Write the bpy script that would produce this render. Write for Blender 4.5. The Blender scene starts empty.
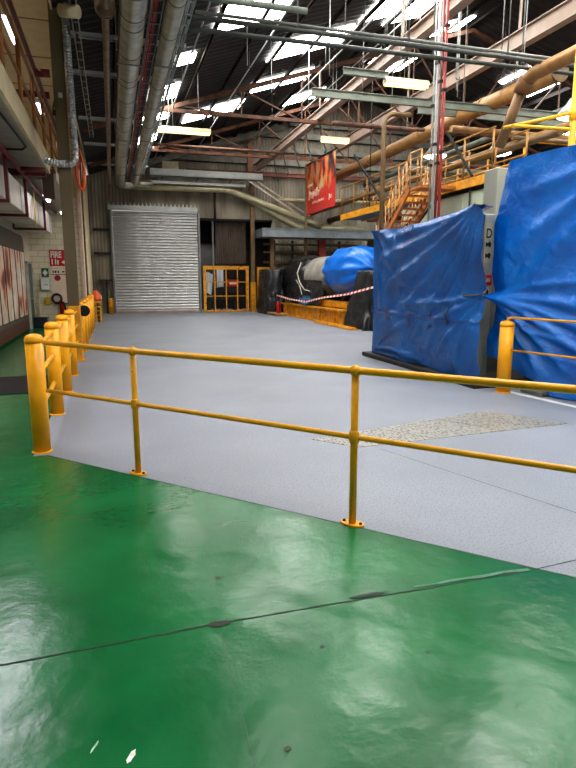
import bpy, math, random
from mathutils import Vector, Matrix, noise
random.seed(7)
PI = math.pi
SC = bpy.context.scene
COL = SC.collection

# ------------------------------------------------------------------ materials
def lin(c):
    r = []
    for v in c[:3]:
        v /= 255.0
        r.append(v/12.92 if v <= .04045 else ((v+.055)/1.055)**2.4)
    return (r[0], r[1], r[2], 1)

MATS = {}
def M(name, col, rough=.5, metal=0, var=.18, scale=3., bump=0., bscale=30., col2=None, coat=0., spots=None, stretch=(1,1,1), lo=.35, hi=.65):
    if name in MATS: return MATS[name]
    m = bpy.data.materials.new(name); m.use_nodes = True
    n = m.node_tree.nodes; l = m.node_tree.links
    b = n['Principled BSDF']
    tc = n.new('ShaderNodeTexCoord'); mp = n.new('ShaderNodeMapping'); mp.inputs['Scale'].default_value = stretch
    l.new(tc.outputs['Object'], mp.inputs['Vector'])
    nz = n.new('ShaderNodeTexNoise'); nz.inputs['Scale'].default_value = scale; nz.inputs['Detail'].default_value = 6
    l.new(mp.outputs[0], nz.inputs['Vector'])
    cr = n.new('ShaderNodeValToRGB'); l.new(nz.outputs['Fac'], cr.inputs[0])
    c = lin(col); d = lin(col2) if col2 else tuple(x*(1-var) for x in c[:3])+(1,)
    e = c if col2 else tuple(min(1, x*(1+var)) for x in c[:3])+(1,)
    cr.color_ramp.elements[0].position = lo; cr.color_ramp.elements[1].position = hi
    cr.color_ramp.elements[0].color = d; cr.color_ramp.elements[1].color = e
    out = cr.outputs[0]
    if spots:
        n2 = n.new('ShaderNodeTexNoise'); n2.inputs['Scale'].default_value = spots[1]; n2.inputs['Detail'].default_value = 8
        l.new(mp.outputs[0], n2.inputs['Vector'])
        r2 = n.new('ShaderNodeValToRGB'); r2.color_ramp.elements[0].position = spots[2]; r2.color_ramp.elements[1].position = spots[2]+.06
        l.new(n2.outputs['Fac'], r2.inputs[0])
        mx = n.new('ShaderNodeMixRGB'); l.new(r2.outputs[0], mx.inputs[0]); l.new(out, mx.inputs[1]); mx.inputs[2].default_value = lin(spots[0])
        out = mx.outputs[0]
    l.new(out, b.inputs['Base Color'])
    b.inputs['Roughness'].default_value = rough; b.inputs['Metallic'].default_value = metal
    if coat:
        b.inputs['Coat Weight'].default_value = coat; b.inputs['Coat Roughness'].default_value = .12
    if bump:
        n3 = n.new('ShaderNodeTexNoise'); n3.inputs['Scale'].default_value = bscale; n3.inputs['Detail'].default_value = 4
        l.new(mp.outputs[0], n3.inputs['Vector'])
        bp = n.new('ShaderNodeBump'); bp.inputs['Strength'].default_value = bump; bp.inputs['Distance'].default_value = .02
        l.new(n3.outputs['Fac'], bp.inputs['Height']); l.new(bp.outputs[0], b.inputs['Normal'])
    MATS[name] = m
    return m

def EM(name, col, strength):
    m = bpy.data.materials.new(name); m.use_nodes = True
    b = m.node_tree.nodes['Principled BSDF']
    b.inputs['Base Color'].default_value = lin(col); b.inputs['Emission Color'].default_value = lin(col)
    b.inputs['Emission Strength'].default_value = strength
    MATS[name] = m
    return m

# ------------------------------------------------------------------ mesh builder
class MB:
    def __init__(s): s.v = []; s.f = []; s.mi = []; s.sm = []; s.cur = 0
    def face(s, idx, smooth=False): s.f.append(tuple(idx)); s.mi.append(s.cur); s.sm.append(smooth)
    def add(s, vs, fs, smooth=False):
        o = len(s.v); s.v += [tuple(p) for p in vs]
        for f in fs: s.face([i+o for i in f], smooth)
    def box(s, x0, y0, z0, x1, y1, z1, bev=0.0):
        x0, x1 = min(x0, x1), max(x0, x1); y0, y1 = min(y0, y1), max(y0, y1); z0, z1 = min(z0, z1), max(z0, z1)
        if bev <= 0:
            vs = [(x, y, z) for x in (x0, x1) for y in (y0, y1) for z in (z0, z1)]
            s.add(vs, [(0,1,3,2), (4,6,7,5), (0,4,5,1), (2,3,7,6), (0,2,6,4), (1,5,7,3)])
        else:
            b = bev
            vs = []; 
            for x, sx in ((x0,1),(x1,-1)):
                for y, sy_ in ((y0,1),(y1,-1)):
                    for z, sz in ((z0,1),(z1,-1)):
                        vs += [(x, y+sy_*b, z+sz*b), (x+sx*b, y, z+sz*b), (x+sx*b, y+sy_*b, z)]
            import itertools
            def I(i, j, k, a): return ((i*2+j)*2+k)*3+a
            fs = []
            for i in (0,1): fs.append([I(i,0,0,0), I(i,0,1,0), I(i,1,1,0), I(i,1,0,0)])
            for j in (0,1): fs.append([I(0,j,0,1), I(0,j,1,1), I(1,j,1,1), I(1,j,0,1)])
            for k in (0,1): fs.append([I(0,0,k,2), I(0,1,k,2), I(1,1,k,2), I(1,0,k,2)])
            for i in (0,1):
                for j in (0,1): fs.append([I(i,j,0,0), I(i,j,1,0), I(i,j,1,1), I(i,j,0,1)])
                for k in (0,1): fs.append([I(i,0,k,0), I(i,1,k,0), I(i,1,k,2), I(i,0,k,2)])
            for j in (0,1):
                for k in (0,1): fs.append([I(0,j,k,1), I(1,j,k,1), I(1,j,k,2), I(0,j,k,2)])
            for i in (0,1):
                for j in (0,1):
                    for k in (0,1): fs.append([I(i,j,k,0), I(i,j,k,1), I(i,j,k,2)])
            s.add(vs, fs)
    def tube(s, pts, r, seg=10, caps=True, rs=None, smooth=True):
        pts = [Vector(p) for p in pts]; n = len(pts)
        tans = []
        for i in range(n):
            a = pts[max(0, i-1)]; b = pts[min(n-1, i+1)]
            tans.append((b-a).normalized())
        t0 = tans[0]; ref = Vector((0,0,1)) if abs(t0.z) < .9 else Vector((1,0,0))
        u = t0.cross(ref).normalized()
        o = len(s.v)
        for i in range(n):
            t = tans[i]; u = (u - t*u.dot(t)).normalized(); w = t.cross(u)
            rr = rs[i] if rs else r
            for k in range(seg):
                a = 2*PI*k/seg
                s.v.append(tuple(pts[i] + u*math.cos(a)*rr + w*math.sin(a)*rr))
        for i in range(n-1):
            for k in range(seg):
                k2 = (k+1) % seg
                s.face((o+i*seg+k, o+i*seg+k2, o+(i+1)*seg+k2, o+(i+1)*seg+k), smooth)
        if caps:
            s.face([o+k for k in reversed(range(seg))]); s.face([o+(n-1)*seg+k for k in range(seg)])
    def bar(s, p, q, w, h, upv=(0,0,1)):
        p, q = Vector(p), Vector(q); t = (q-p).normalized(); up = Vector(upv)
        if abs(t.dot(up)) > .99: up = Vector((1,0,0))
        sd = t.cross(up).normalized(); u2 = sd.cross(t)
        vs = []
        for c in (p, q):
            for a, b in ((-1,-1), (1,-1), (1,1), (-1,1)): vs.append(c + sd*a*w/2 + u2*b*h/2)
        s.add(vs, [(3,2,1,0), (4,5,6,7), (0,1,5,4), (1,2,6,5), (2,3,7,6), (3,0,4,7)])
    def ibeam(s, p, q, w, h, t=.02):
        p, q = Vector(p), Vector(q)
        up = Vector((0,0,1)); d = (q-p).normalized(); sd = d.cross(up).normalized(); u2 = sd.cross(d)
        s.bar(p, q, t, h); s.bar(p+u2*(h/2-t/2), q+u2*(h/2-t/2), w, t); s.bar(p-u2*(h/2-t/2), q-u2*(h/2-t/2), w, t)
    def lathe(s, c, prof, seg=20, smooth=True, axis='z'):
        o = len(s.v); c = Vector(c)
        for r, z in prof:
            for k in range(seg):
                a = 2*PI*k/seg; x, y = r*math.cos(a), r*math.sin(a)
                p = {'z': (x, y, z), 'y': (x, z, y), 'x': (z, x, y)}[axis]
                s.v.append(tuple(c+Vector(p)))
        for i in range(len(prof)-1):
            for k in range(seg):
                k2 = (k+1) % seg
                s.face((o+i*seg+k, o+i*seg+k2, o+(i+1)*seg+k2, o+(i+1)*seg+k), smooth)
        s.face([o+k for k in reversed(range(seg))]); s.face([o+(len(prof)-1)*seg+k for k in range(seg)])
    def grid(s, fn, nu, nv, smooth=True):
        o = len(s.v)
        for i in range(nu+1):
            for j in range(nv+1): s.v.append(tuple(fn(i/nu, j/nv)))
        for i in range(nu):
            for j in range(nv):
                a = o+i*(nv+1)+j
                s.face((a, a+nv+1, a+nv+2, a+1), smooth)
    def poly(s, pts): s.add(pts, [tuple(range(len(pts)))])
    def build(s, name, mats, parent=None, origin=None):
        if not isinstance(mats, (list, tuple)): mats = [mats]
        if parent is None:
            if origin is None:
                xs = [p[0] for p in s.v]; ys = [p[1] for p in s.v]; zs = [p[2] for p in s.v]
                origin = ((min(xs)+max(xs))/2, (min(ys)+max(ys))/2, min(zs))
            off = Vector(origin)
        else:
            off = Vector((0,0,0)); p = parent
            while p is not None: off += p.location; p = p.parent
        me = bpy.data.meshes.new(name)
        me.from_pydata([tuple(Vector(p)-off) for p in s.v], [], s.f)
        for m in mats: me.materials.append(m)
        me.polygons.foreach_set('material_index', s.mi)
        me.polygons.foreach_set('use_smooth', s.sm)
        me.update()
        o = bpy.data.objects.new(name, me); COL.objects.link(o)
        if parent is None: o.location = off
        else: o.parent = parent
        return o

def mb(fn):
    m = MB(); fn(m); return m
def tag(o, label, cat, group=None):
    o['label'] = label; o['category'] = cat
    if group: o['group'] = group
    return o
def thing(name, loc, label, cat, group=None):
    o = bpy.data.objects.new(name, None); o.empty_display_size = .1; COL.objects.link(o)
    o.location = loc
    return tag(o, label, cat, group)
def struct(o): o['kind'] = 'structure'; return o
def part(name, mats, parent, fn, label=None):
    o = mb(fn).build(name, mats, parent)
    if label: o['label'] = label
    return o
def single(name, mats, label, cat, fn, group=None):
    return tag(mb(fn).build(name, mats), label, cat, group)
def dup(root, loc, label, group=None):
    r = root.copy(); COL.objects.link(r); r.location = loc; r['label'] = label
    if group: r['group'] = group
    for ch in list(root.children):
        c = ch.copy(); COL.objects.link(c); c.parent = r
        for g in list(ch.children):
            d = g.copy(); COL.objects.link(d); d.parent = c
    return r
ORD = ['first','second','third','fourth','fifth','sixth','seventh','eighth','ninth','tenth','eleventh','twelfth','thirteenth','fourteenth','fifteenth','sixteenth','seventeenth','eighteenth','nineteenth','twentieth']
def text_mesh(txt, size, bold=.01):
    c = bpy.data.curves.new('lettering', 'FONT'); c.body = txt; c.size = size; c.offset = bold
    o = bpy.data.objects.new('lettering', c); COL.objects.link(o)
    dg = bpy.context.evaluated_depsgraph_get(); dg.update()
    me = bpy.data.meshes.new_from_object(o.evaluated_get(dg))
    vs = [v.co.copy() for v in me.vertices]; fs = [tuple(p.vertices) for p in me.polygons]
    bpy.data.objects.remove(o); bpy.data.curves.remove(c); bpy.data.meshes.remove(me)
    return vs, fs
def arc(c, r, a0, a1, n, ax, ay):
    c = Vector(c); ax = Vector(ax); ay = Vector(ay)
    return [c + ax*r*math.cos(a0+(a1-a0)*i/n) + ay*r*math.sin(a0+(a1-a0)*i/n) for i in range(n+1)]
def nz(x, y, z=0.): return noise.noise(Vector((x, y, z)))

# palette
YEL = M('yellow_paint', (240,168,12), .38, var=.07, scale=6, spots=((120,80,20), 14, .70))
YEL2 = M('yellow_pipe_paint', (220,160,20), .35, var=.1, scale=9, spots=((96,70,30), 18, .68))
YELD = M('yellow_dull', (204,142,26), .5, var=.22, scale=5, spots=((96,60,20), 8, .62))
GALV = M('galvanised', (168,164,150), .34, .75, var=.14, scale=5)
GALVB = M('galvanised_shiny', (176,178,178), .28, .85, var=.18, scale=2, stretch=(1,1,5))
GREYM = M('grey_metal', (118,120,116), .5, .3, var=.15)
GREYG = M('grey_green_metal', (112,118,108), .55, .1, var=.18, scale=3)
GREYD = M('dull_grey_green', (66,70,64), .55, .1, var=.18)
LGREY = M('pale_grey_metal', (168,172,168), .5, .1, var=.12)
DARK = M('dark_steel', (38,36,34), .6, .2, var=.3)
JET = M('jet_black', (6,6,6), .7, var=.2)
BLACK = M('black_matte', (18,18,18), .6, var=.3)
RUST = M('rusty_steel', (120,74,48), .7, .1, var=.35, scale=5, col2=(70,48,38))
MAROON = M('maroon_paint', (96,26,30), .45, var=.2)
REDP = M('red_pipe_paint', (150,48,44), .45, var=.18)
RED = M('red_paint', (190,28,30), .4, var=.1)
WHITE = M('white_paint', (226,224,216), .5, var=.05)
CREAM = M('cream_paint', (196,182,148), .55, var=.12, scale=2)
TAN = M('tan_pipe', (146,110,66), .42, .1, var=.18, scale=4, spots=((110,80,50), 5, .62))
BROWNP = M('brown_pipe', (110,88,58), .5, .1, var=.2)
DUCTY = M('duct_dull', (176,170,140), .4, .45, var=.12, scale=3)
ORANGE = M('orange_rubber', (196,84,36), .5, var=.2)
COLM = M('column_paint', (98,86,60), .6, var=.12, scale=3, stretch=(1,1,.3))

# ------------------------------------------------------------------ floor
def floor_mats():
    g = M('grey_floor', (134,139,148), .5, var=.08, scale=.8, bump=.2, bscale=150, spots=((112,117,126), 75, .54))
    # green epoxy: broad patches plus fine grime and uneven gloss
    m = bpy.data.materials.new('green_floor'); m.use_nodes = True
    n = m.node_tree.nodes; l = m.node_tree.links; b = n['Principled BSDF']
    tc = n.new('ShaderNodeTexCoord')
    a = n.new('ShaderNodeTexNoise'); a.inputs['Scale'].default_value = 1.1; a.inputs['Detail'].default_value = 8; l.new(tc.outputs['Object'], a.inputs['Vector'])
    r = n.new('ShaderNodeValToRGB'); r.color_ramp.elements[0].position = .3; r.color_ramp.elements[1].position = .72
    r.color_ramp.elements[0].color = lin((13,84,44)); r.color_ramp.elements[1].color = lin((28,114,66)); l.new(a.outputs['Fac'], r.inputs[0])
    d = n.new('ShaderNodeTexNoise'); d.inputs['Scale'].default_value = 9; d.inputs['Detail'].default_value = 10; d.inputs['Roughness'].default_value = .7; l.new(tc.outputs['Object'], d.inputs['Vector'])
    r2 = n.new('ShaderNodeValToRGB'); r2.color_ramp.elements[0].position = .72; r2.color_ramp.elements[1].position = .84; l.new(d.outputs['Fac'], r2.inputs[0])
    mx = n.new('ShaderNodeMixRGB'); l.new(r2.outputs[0], mx.inputs[0]); l.new(r.outputs[0], mx.inputs[1]); mx.inputs[2].default_value = lin((70,110,74))
    l.new(mx.outputs[0], b.inputs['Base Color'])
    b.inputs['Specular IOR Level'].default_value = .36
    rr = n.new('ShaderNodeMapRange'); rr.inputs['To Min'].default_value = .1; rr.inputs['To Max'].default_value = .34; l.new(d.outputs['Fac'], rr.inputs['Value']); l.new(rr.outputs[0], b.inputs['Roughness'])
    w = n.new('ShaderNodeTexNoise'); w.inputs['Scale'].default_value = 3.5; w.inputs['Detail'].default_value = 6; l.new(tc.outputs['Object'], w.inputs['Vector'])
    bp = n.new('ShaderNodeBump'); bp.inputs['Strength'].default_value = .16; bp.inputs['Distance'].default_value = .05; l.new(w.outputs['Fac'], bp.inputs['Height']); l.new(bp.outputs[0], b.inputs['Normal'])
    return g, m
GFL, GRN = floor_mats()
P0 = (-.66, 5.575); P1 = (2.34, 2.34); sl = (P1[1]-P0[1])/(P1[0]-P0[0])
yE = -8.0; xE = P1[0]+(yE-P1[1])/sl
struct(mb(lambda m: m.poly([(P0[0],P0[1],0), (xE,yE,0), (27,yE,0), (27,33,0), (-.78,33,0), (-.78,P0[1],0)])).build('floor', GFL, origin=(0,0,0)))
struct(mb(lambda m: m.poly([(-2.7,yE,0), (xE,yE,0), (P0[0],P0[1],0), (-.78,P0[1],0), (-.78,22,0), (-2.7,22,0)])).build('floor', GRN, origin=(0,0,0)))

JOINT = M('joint_grime', (30,40,32), .7, var=.4, scale=20)
def ribbon(m, pts, w0, z=.002, jit=.6, step=.03, seed=0):
    P = []
    for a, b in zip(pts[:-1], pts[1:]):
        n = max(1, int(math.dist(a, b)/step))
        P += [(a[0]+(b[0]-a[0])*i/n, a[1]+(b[1]-a[1])*i/n) for i in range(n)]
    P.append(pts[-1]); vs = []
    for i, p in enumerate(P):
        q = P[min(i+1, len(P)-1)]; o = P[max(0, i-1)]
        d = Vector((q[0]-o[0], q[1]-o[1], 0)).normalized(); nn = Vector((-d.y, d.x, 0))
        w = w0*(1+jit*nz(i*.35, seed*7.1)+jit*.8*nz(i*.07, seed*3.3+5))
        s_ = w0*jit*nz(i*.15, seed*2.7+9)
        c = Vector((p[0], p[1], z))+nn*s_
        vs += [c+nn*max(w, .0008)/2, c-nn*max(w, .0008)/2]
    m.add(vs, [(2*i, 2*i+1, 2*i+3, 2*i+2) for i in range(len(P)-1)])
struct(mb(lambda m: ribbon(m, [(-1.6,2.44), (-.53,2.44), (.38,2.475), (2.12,2.475)], .008, seed=1)).build('trim_1', JOINT))
struct(mb(lambda m: ribbon(m, [(2.12,2.475), (2.5,2.5), (7,2.55)], .006, seed=2)).build('trim_2', JOINT))
struct(mb(lambda m: ribbon(m, [(2.39,4.87), (3.02,3.06), (3.6,1.4)], .006, jit=.2, seed=3)).build('trim_3', JOINT))
struct(mb(lambda m: ribbon(m, [(-.66,5.575), (2.34,2.34), (6,-1.6)], .008, jit=.5, seed=4)).build('trim_4', M('edge_seam', (60,70,66), .6)))
struct(mb(lambda m: ribbon(m, [(.40,2.4), (.36,1.2)], .004, seed=5)).build('trim_5', M('faint_seam', (24,84,50), .5)))
struct(mb(lambda m: ribbon(m, [(5.43,7.03), (5.61,5.85), (5.95,3.6)], .11, jit=.15, seed=6)).build('trim_6', M('white_line_paint', (226,226,222), .5, var=.1)))
# pale weathered filler at the right end of the joint
struct(mb(lambda m: ribbon(m, [(1.45,2.505), (2.0,2.5), (2.16,2.49)], .018, z=.003, jit=.7, seed=8)).build('trim_7', M('filler', (60,118,92), .5, var=.3, scale=12)))
# dark floor patch by the left wall
DARKF = M('dark_mat', (34,32,32), .8, var=.25, scale=14, bump=.3, bscale=90)
single('floor_mat', DARKF, 'dark brown rectangular mat on the green floor left of the bollards', 'mat',
       lambda m: m.box(-2.65, 8.85, 0.0, -.98, 10.45, .012, .003))
def stain(name, x, y, rx, ry, col, label, seed, a0=0., z=.004):
    def f(m):
        pts = []
        for k in range(22):
            a = 2*PI*k/22; r = 1+.45*nz(math.cos(a)*1.7+seed, math.sin(a)*1.7)
            u, v = rx*r*math.cos(a), ry*r*math.sin(a)
            pts.append((x+u*math.cos(a0)-v*math.sin(a0), y+u*math.sin(a0)+v*math.cos(a0), z))
        m.poly(pts)
    return single(name, M(name+str(seed), col, .6, var=.3, scale=30), label, 'mark', f)
stain('floor_stain', .40, 2.47, .05, .022, (46,44,36), 'dark worn patch at the middle of the floor crack', 1)
stain('floor_stain', 1.18, 2.5, .09, .014, (40,52,40), 'dark chipped streak along the floor crack right of middle', 2)
stain('floor_stain', .47, 2.9, .018, .012, (60,58,40), 'small dark spot on green floor left of second rail post', 3)
stain('paint_chip', -.02, 1.79, .009, .03, (214,222,214), 'white paint chip at bottom edge of the green floor', 4, -.5)
stain('paint_chip', -.14, 1.87, .004, .03, (150,190,160), 'thin pale scratch left of the white paint chip', 5, -.5)
stain('floor_stain', .50, 1.67, .014, .012, (70,80,60), 'small brown scuff near the bottom middle of green floor', 6)
stain('floor_stain', .81, 2.17, .010, .007, (40,46,36), 'tiny dark speck just below the floor crack', 7)
stain('floor_stain', 1.24, 2.0, .010, .007, (44,60,44), 'little dark fleck right of centre on green floor', 8)

# steel trench grating
def grating():
    A, B, C, D = [Vector(p) for p in ((1.86,5.38,.004), (2.2,4.98,.004), (4.85,5.17,.004), (4.36,6.0,.004))]
    m1 = bpy.data.materials.new('checker_plate'); m1.use_nodes = True
    n = m1.node_tree.nodes; l = m1.node_tree.links; b = n['Principled BSDF']
    tc = n.new('ShaderNodeTexCoord'); mp = n.new('ShaderNodeMapping'); mp.inputs['Scale'].default_value = (30,12,1); mp.inputs['Rotation'].default_value = (0,0,.3); l.new(tc.outputs['Object'], mp.inputs['Vector'])
    mul = n.new('ShaderNodeTexVoronoi'); mul.feature = 'DISTANCE_TO_EDGE'; mul.inputs['Scale'].default_value = 1.; mul.inputs['Randomness'].default_value = .55; l.new(mp.outputs[0], mul.inputs['Vector'])
    r = n.new('ShaderNodeValToRGB'); r.color_ramp.elements[0].position = .08; r.color_ramp.elements[1].position = .3
    r.color_ramp.elements[0].color = lin((168,165,156)); r.color_ramp.elements[1].color = lin((98,96,90)); l.new(mul.outputs[0], r.inputs[0])
    l.new(r.outputs[0], b.inputs['Base Color']); b.inputs['Metallic'].default_value = .35; b.inputs['Roughness'].default_value = .38
    bp = n.new('ShaderNodeBump'); bp.invert = True; bp.inputs['Strength'].default_value = .6; bp.inputs['Distance'].default_value = .02; l.new(mul.outputs[0], bp.inputs['Height']); l.new(bp.outputs[0], b.inputs['Normal'])
    t = thing('trench_cover', (3.3,5.3,0), 'diamond patterned steel trench cover set in the grey floor', 'floor grating')
    def plate(u0, u1):
        def f(m):
            q = [A.lerp(D, u0), B.lerp(C, u0), B.lerp(C, u1), A.lerp(D, u1)]
            lo = [Vector((p.x, p.y, 0)) for p in q]
            m.add(q+lo, [(0,1,2,3), (0,4,5,1), (1,5,6,2), (2,6,7,3), (3,7,4,0)])
        return f
    for k in range(3): part('cover_plate', m1, t, plate(k/3+.002, (k+1)/3-.002))
grating()

# ------------------------------------------------------------------ yellow handrail on the 45 degree edge
def guard_rail():
    a = Vector((-.62, 5.62, 0)); posts = [Vector((.13,4.80,0)), Vector((1.45,3.34,0)), Vector((2.79,1.87,0))]
    d = (posts[1]-posts[0]).normalized(); end = posts[2]+d*.5
    t = thing('guard_rail', (posts[0].x, posts[0].y, 0), 'yellow two-bar pipe guard rail along the edge of the green floor', 'railing')
    for p in posts:
        po = part('post', YEL2, t, lambda m: (m.tube([p+Vector((0,0,.012)), p+Vector((0,0,1.0))], .025, 14), m.lathe(p+Vector((0,0,1.035)), [(.004,-.04), (.026,-.032), (.036,-.012), (.038,.004), (.032,.022), (.014,.034), (.002,.037)], 14), m.lathe(p+Vector((0,0,.60)), [(.025,-.045), (.034,-.03), (.037,0), (.034,.03), (.025,.045)], 14)))
        nrm = Vector((-d.y, d.x, 0))
        def base(m):
            vs = []
            for z in (0, .012):
                for k in range(20):
                    an = 2*PI*k/20
                    vs.append(p+d*(.085*math.cos(an))+nrm*(.05*math.sin(an))+Vector((0,0,z)))
            m.add(vs, [tuple(range(20,40))]+[(k,(k+1)%20,20+(k+1)%20,20+k) for k in range(20)])
        bp = part('base_plate', YEL2, po, base)
        for s_ in (-1, 1):
            part('bolt', DARK, po, lambda m: m.lathe(p+d*(.06*s_)+Vector((0,0,.012)), [(.011,0), (.011,.01), (.005,.014)], 6, False))
    part('top_rail', YEL2, t, lambda m: m.tube([a+Vector((0,0,1.045)), posts[0]+Vector((0,0,1.035)), posts[1]+Vector((0,0,1.035)), posts[2]+Vector((0,0,1.035)), end+Vector((0,0,1.035))], .024, 14))
    part('mid_rail', YEL2, t, lambda m: m.tube([a+Vector((0,0,.60)), posts[0]+Vector((0,0,.60)), posts[1]+Vector((0,0,.60)), posts[2]+Vector((0,0,.60)), end+Vector((0,0,.60))], .0185, 14))
guard_rail()

# ------------------------------------------------------------------ bollard row
def bollard(x, y, label, h=1.085, r=.08, group='yellow bollards along the walkway'):
    t = thing('bollard', (x, y, 0), label, 'bollard', group)
    part('post', YEL, t, lambda m: m.lathe((x,y,0), [(r,.015), (r,h-.05)], 28))
    part('cap', YEL, t, lambda m: m.lathe((x,y,0), [(r+.003,h-.05), (r+.004,h-.02), (r-.002,h), (r*.8,h+.018), (r*.4,h+.03), (.002,h+.033)], 28))
    part('base_plate', YEL, t, lambda m: m.lathe((x,y,0), [(r+.014,0), (r+.014,.008), (r+.003,.012)], 28))
    return t
BX = -.715
b0 = bollard(BX, 5.72, 'thick yellow bollard nearest the camera where the guard rail ends')
ys = [7.35, 8.85, 10.35, 13.75, 15.25, 16.75, 18.25, 19.75, 21.25]
names = ['second yellow bollard behind the nearest one on the left', 'third yellow bollard from the camera on the left', 'fourth yellow bollard, just in front of the brown column', 'yellow bollard directly behind the column, with black disc', 'second yellow bollard beyond the brown column', 'third yellow bollard beyond the brown column', 'fourth yellow bollard beyond the brown column', 'fifth yellow bollard beyond the brown column', 'farthest yellow bollard beyond the brown column']
for y, nm in zip(ys, names): dup(b0, (BX, y, 0), nm)
RAILS = []
ally = [5.72]+ys
first = None
rl = ['nearest yellow rail set between first and second bollards', 'yellow rail set between second and third bollards', 'yellow rail set between third and fourth bollards', 'yellow rail set across the brown column base', 'yellow rail set just beyond the column', 'second yellow rail set beyond the column', 'third yellow rail set beyond the column', 'fourth yellow rail set beyond the column', 'farthest yellow rail set beyond the column']
for i in range(9):
    y0, y1 = ally[i]+.095, ally[i+1]-.095
    t = thing('barrier_rail', (BX, y0, 0), rl[i], 'railing', 'yellow rails between the bollards')
    for z in (.98, .72, .40):
        part('rail', YEL2, t, lambda m: m.tube([(BX+.0, y0, z), (BX+.0, y1, z)], .024, 10))

# ------------------------------------------------------------------ brown column with yellow foot, flexible duct, orange hose
cx, cyy = -.755, 12.3
def colm():
    t = thing('steel_column', (cx, cyy, 0), 'tall brown steel column rising behind the bollards, yellow at its foot', 'column')
    part('shaft', COLM, t, lambda m: (m.box(cx-.105, cyy-.11, 1.0, cx+.105, cyy-.085, 7.4), m.box(cx-.105, cyy+.085, 1.0, cx+.105, cyy+.11, 7.4), m.box(cx-.095, cyy-.085, 1.0, cx+.095, cyy+.085, 7.4)))
    part('foot_guard', YELD, t, lambda m: (m.box(cx-.12, cyy-.12, .02, cx+.12, cyy+.12, 1.1, .012)), 'yellow painted foot of the column')
    part('base_plate', YELD, t, lambda m: m.box(cx-.17, cyy-.17, 0, cx+.17, cyy+.17, .02))
    part('bracket', DARK, t, lambda m: (m.box(cx-.14, cyy-.15, 4.6, cx-.08, cyy-.11, 4.7), m.tube([(cx-.13, cyy-.13, 4.7), (cx-.1, cyy-.13, 4.85)], .012, 6)))
    part('bracket', LGREY, t, lambda m: m.box(cx-.02, cyy-.15, 4.92, cx+.05, cyy-.11, 5.0))
colm()
def flex():
    pts = [(-.57, 12.14, 7.3), (-.57, 12.14, 6.2), (-.56, 12.13, 5.2), (-.545, 12.11, 4.0)] + arc((-.685, 12.08, 3.88), .14, 0, -PI*.5, 6, (1,0,0), (0,0,1)) + [(-.8, 12.05, 3.73), (-.95, 12.03, 3.74), (-1.1, 12.0, 3.8)]
    P = [Vector(p) for p in pts]; Q = []
    for a, b in zip(P[:-1], P[1:]):
        n = max(1, int((b-a).length/.025)); Q += [a.lerp(b, i/n) for i in range(n)]
    single('flexible_duct', M('foil_duct', (170,172,172), .3, .8, var=.3, scale=20), 'ribbed silver flexible hose running down the brown column', 'duct',
           lambda m: m.tube(Q, .07, 12, rs=[.062+.012*(i % 2) for i in range(len(Q))], smooth=False))
flex()
def hose():
    def f(m):
        for k in range(5):
            c = Vector((-.50+.008*k, 12.55+.02*k, 3.75-.03*k)); pts = []
            for i in range(25):
                a = 2*PI*i/24; pts.append(c+Vector((.07*math.cos(a), .04*k*math.sin(a), .36*math.sin(a)*(1-.04*k))))
            m.tube(pts, .018, 6)
        m.tube([(-.5,12.55,4.1), (-.55,12.5,4.6), (-.57,12.45,5.2)], .015, 6)
    single('hose_coil', ORANGE, 'orange hose coil hanging on the right side of the column', 'hose', f)
hose()

# ------------------------------------------------------------------ roof, trusses, purlins, skylights
ROOFM = M('roof_sheet', (40,38,38), .75, var=.35, scale=2, stretch=(1,1,1))
rz = lambda x: 6.68+.318*x if x <= 13 else 10.814-.318*(x-13)
def roofmesh(m):
    for a, b in ((-.78, 13), (13, 27)):
        n = int(abs(b-a)/.25)
        # fine transverse ripples: corrugated sheets running down the slope
        ny = 252
        def f(u, v):
            x = a+(b-a)*u; y = -8+37.9*v
            return (x, y, rz(x)+(.012 if int(round(v*ny)) % 2 else -.012))
        m.grid(f, 4, ny, False)
struct(mb(roofmesh).build('ceiling', ROOFM, origin=(0,0,0)))
SKY = EM('skylight_sheet', (255,253,248), 19.0)
sk = [(2.6,4.4,13.7,15.1),(4.85,7.15,17.0,18.5),(5.0,7.15,20.6,21.9),(2.9,5.1,22.5,23.9),(7.4,8.9,24.2,25.6),(7.2,8.15,15.6,16.95),(8.3,9.45,16.1,17.7),
      (11.5,12.6,19.2,20.4),(1.35,2.25,18.5,19.9),(1.9,2.4,16.2,16.9),(11.5,12.5,23.1,24.6),(1.3,2.2,21.3,22.4),(9.6,10.6,20.5,22.0),(9.7,10.9,26.0,27.6),(1.3,2.0,24.5,25.6),
      (2.7,3.5,9.6,10.3),(5.0,7.1,11.2,13.4),(7.3,9.4,8.0,10.5),(4.6,5.8,4.6,5.8),(5.0,7.1,6.2,8.2),(8,10,2.5,5),(3,5,.2,2.6),(6,8,-2,1),(10.7,12.5,11,14),(1.2,2.2,7,8.6),(.2,1.4,2,4.2)]  # mostly unseen panels towards and over the camera, added to light the front floor
sk += [(15.5,17.3,14.5,16.8),(18.2,20.2,17.2,20),(16,17.5,20.5,22.5),(21,23,14,17),(20.5,22.5,22,24.5),(15,16.8,9,12),(18,20,6,10)]
for i, (x0, x1, y0, y1) in enumerate(sk):
    def f(m, d=.06):
        m.add([(x0,y0,rz(x0)-d), (x1,y0,rz(x1)-d), (x1,y1,rz(x1)-d), (x0,y1,rz(x0)-d), (x0,y0,rz(x0)-d+.02), (x1,y0,rz(x1)-d+.02), (x1,y1,rz(x1)-d+.02), (x0,y1,rz(x0)-d+.02)],
              [(3,2,1,0), (4,5,6,7), (0,1,5,4), (1,2,6,5), (2,3,7,6), (3,0,4,7)])
    struct(mb(f).build('window_%d' % (i+1), SKY))
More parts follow.
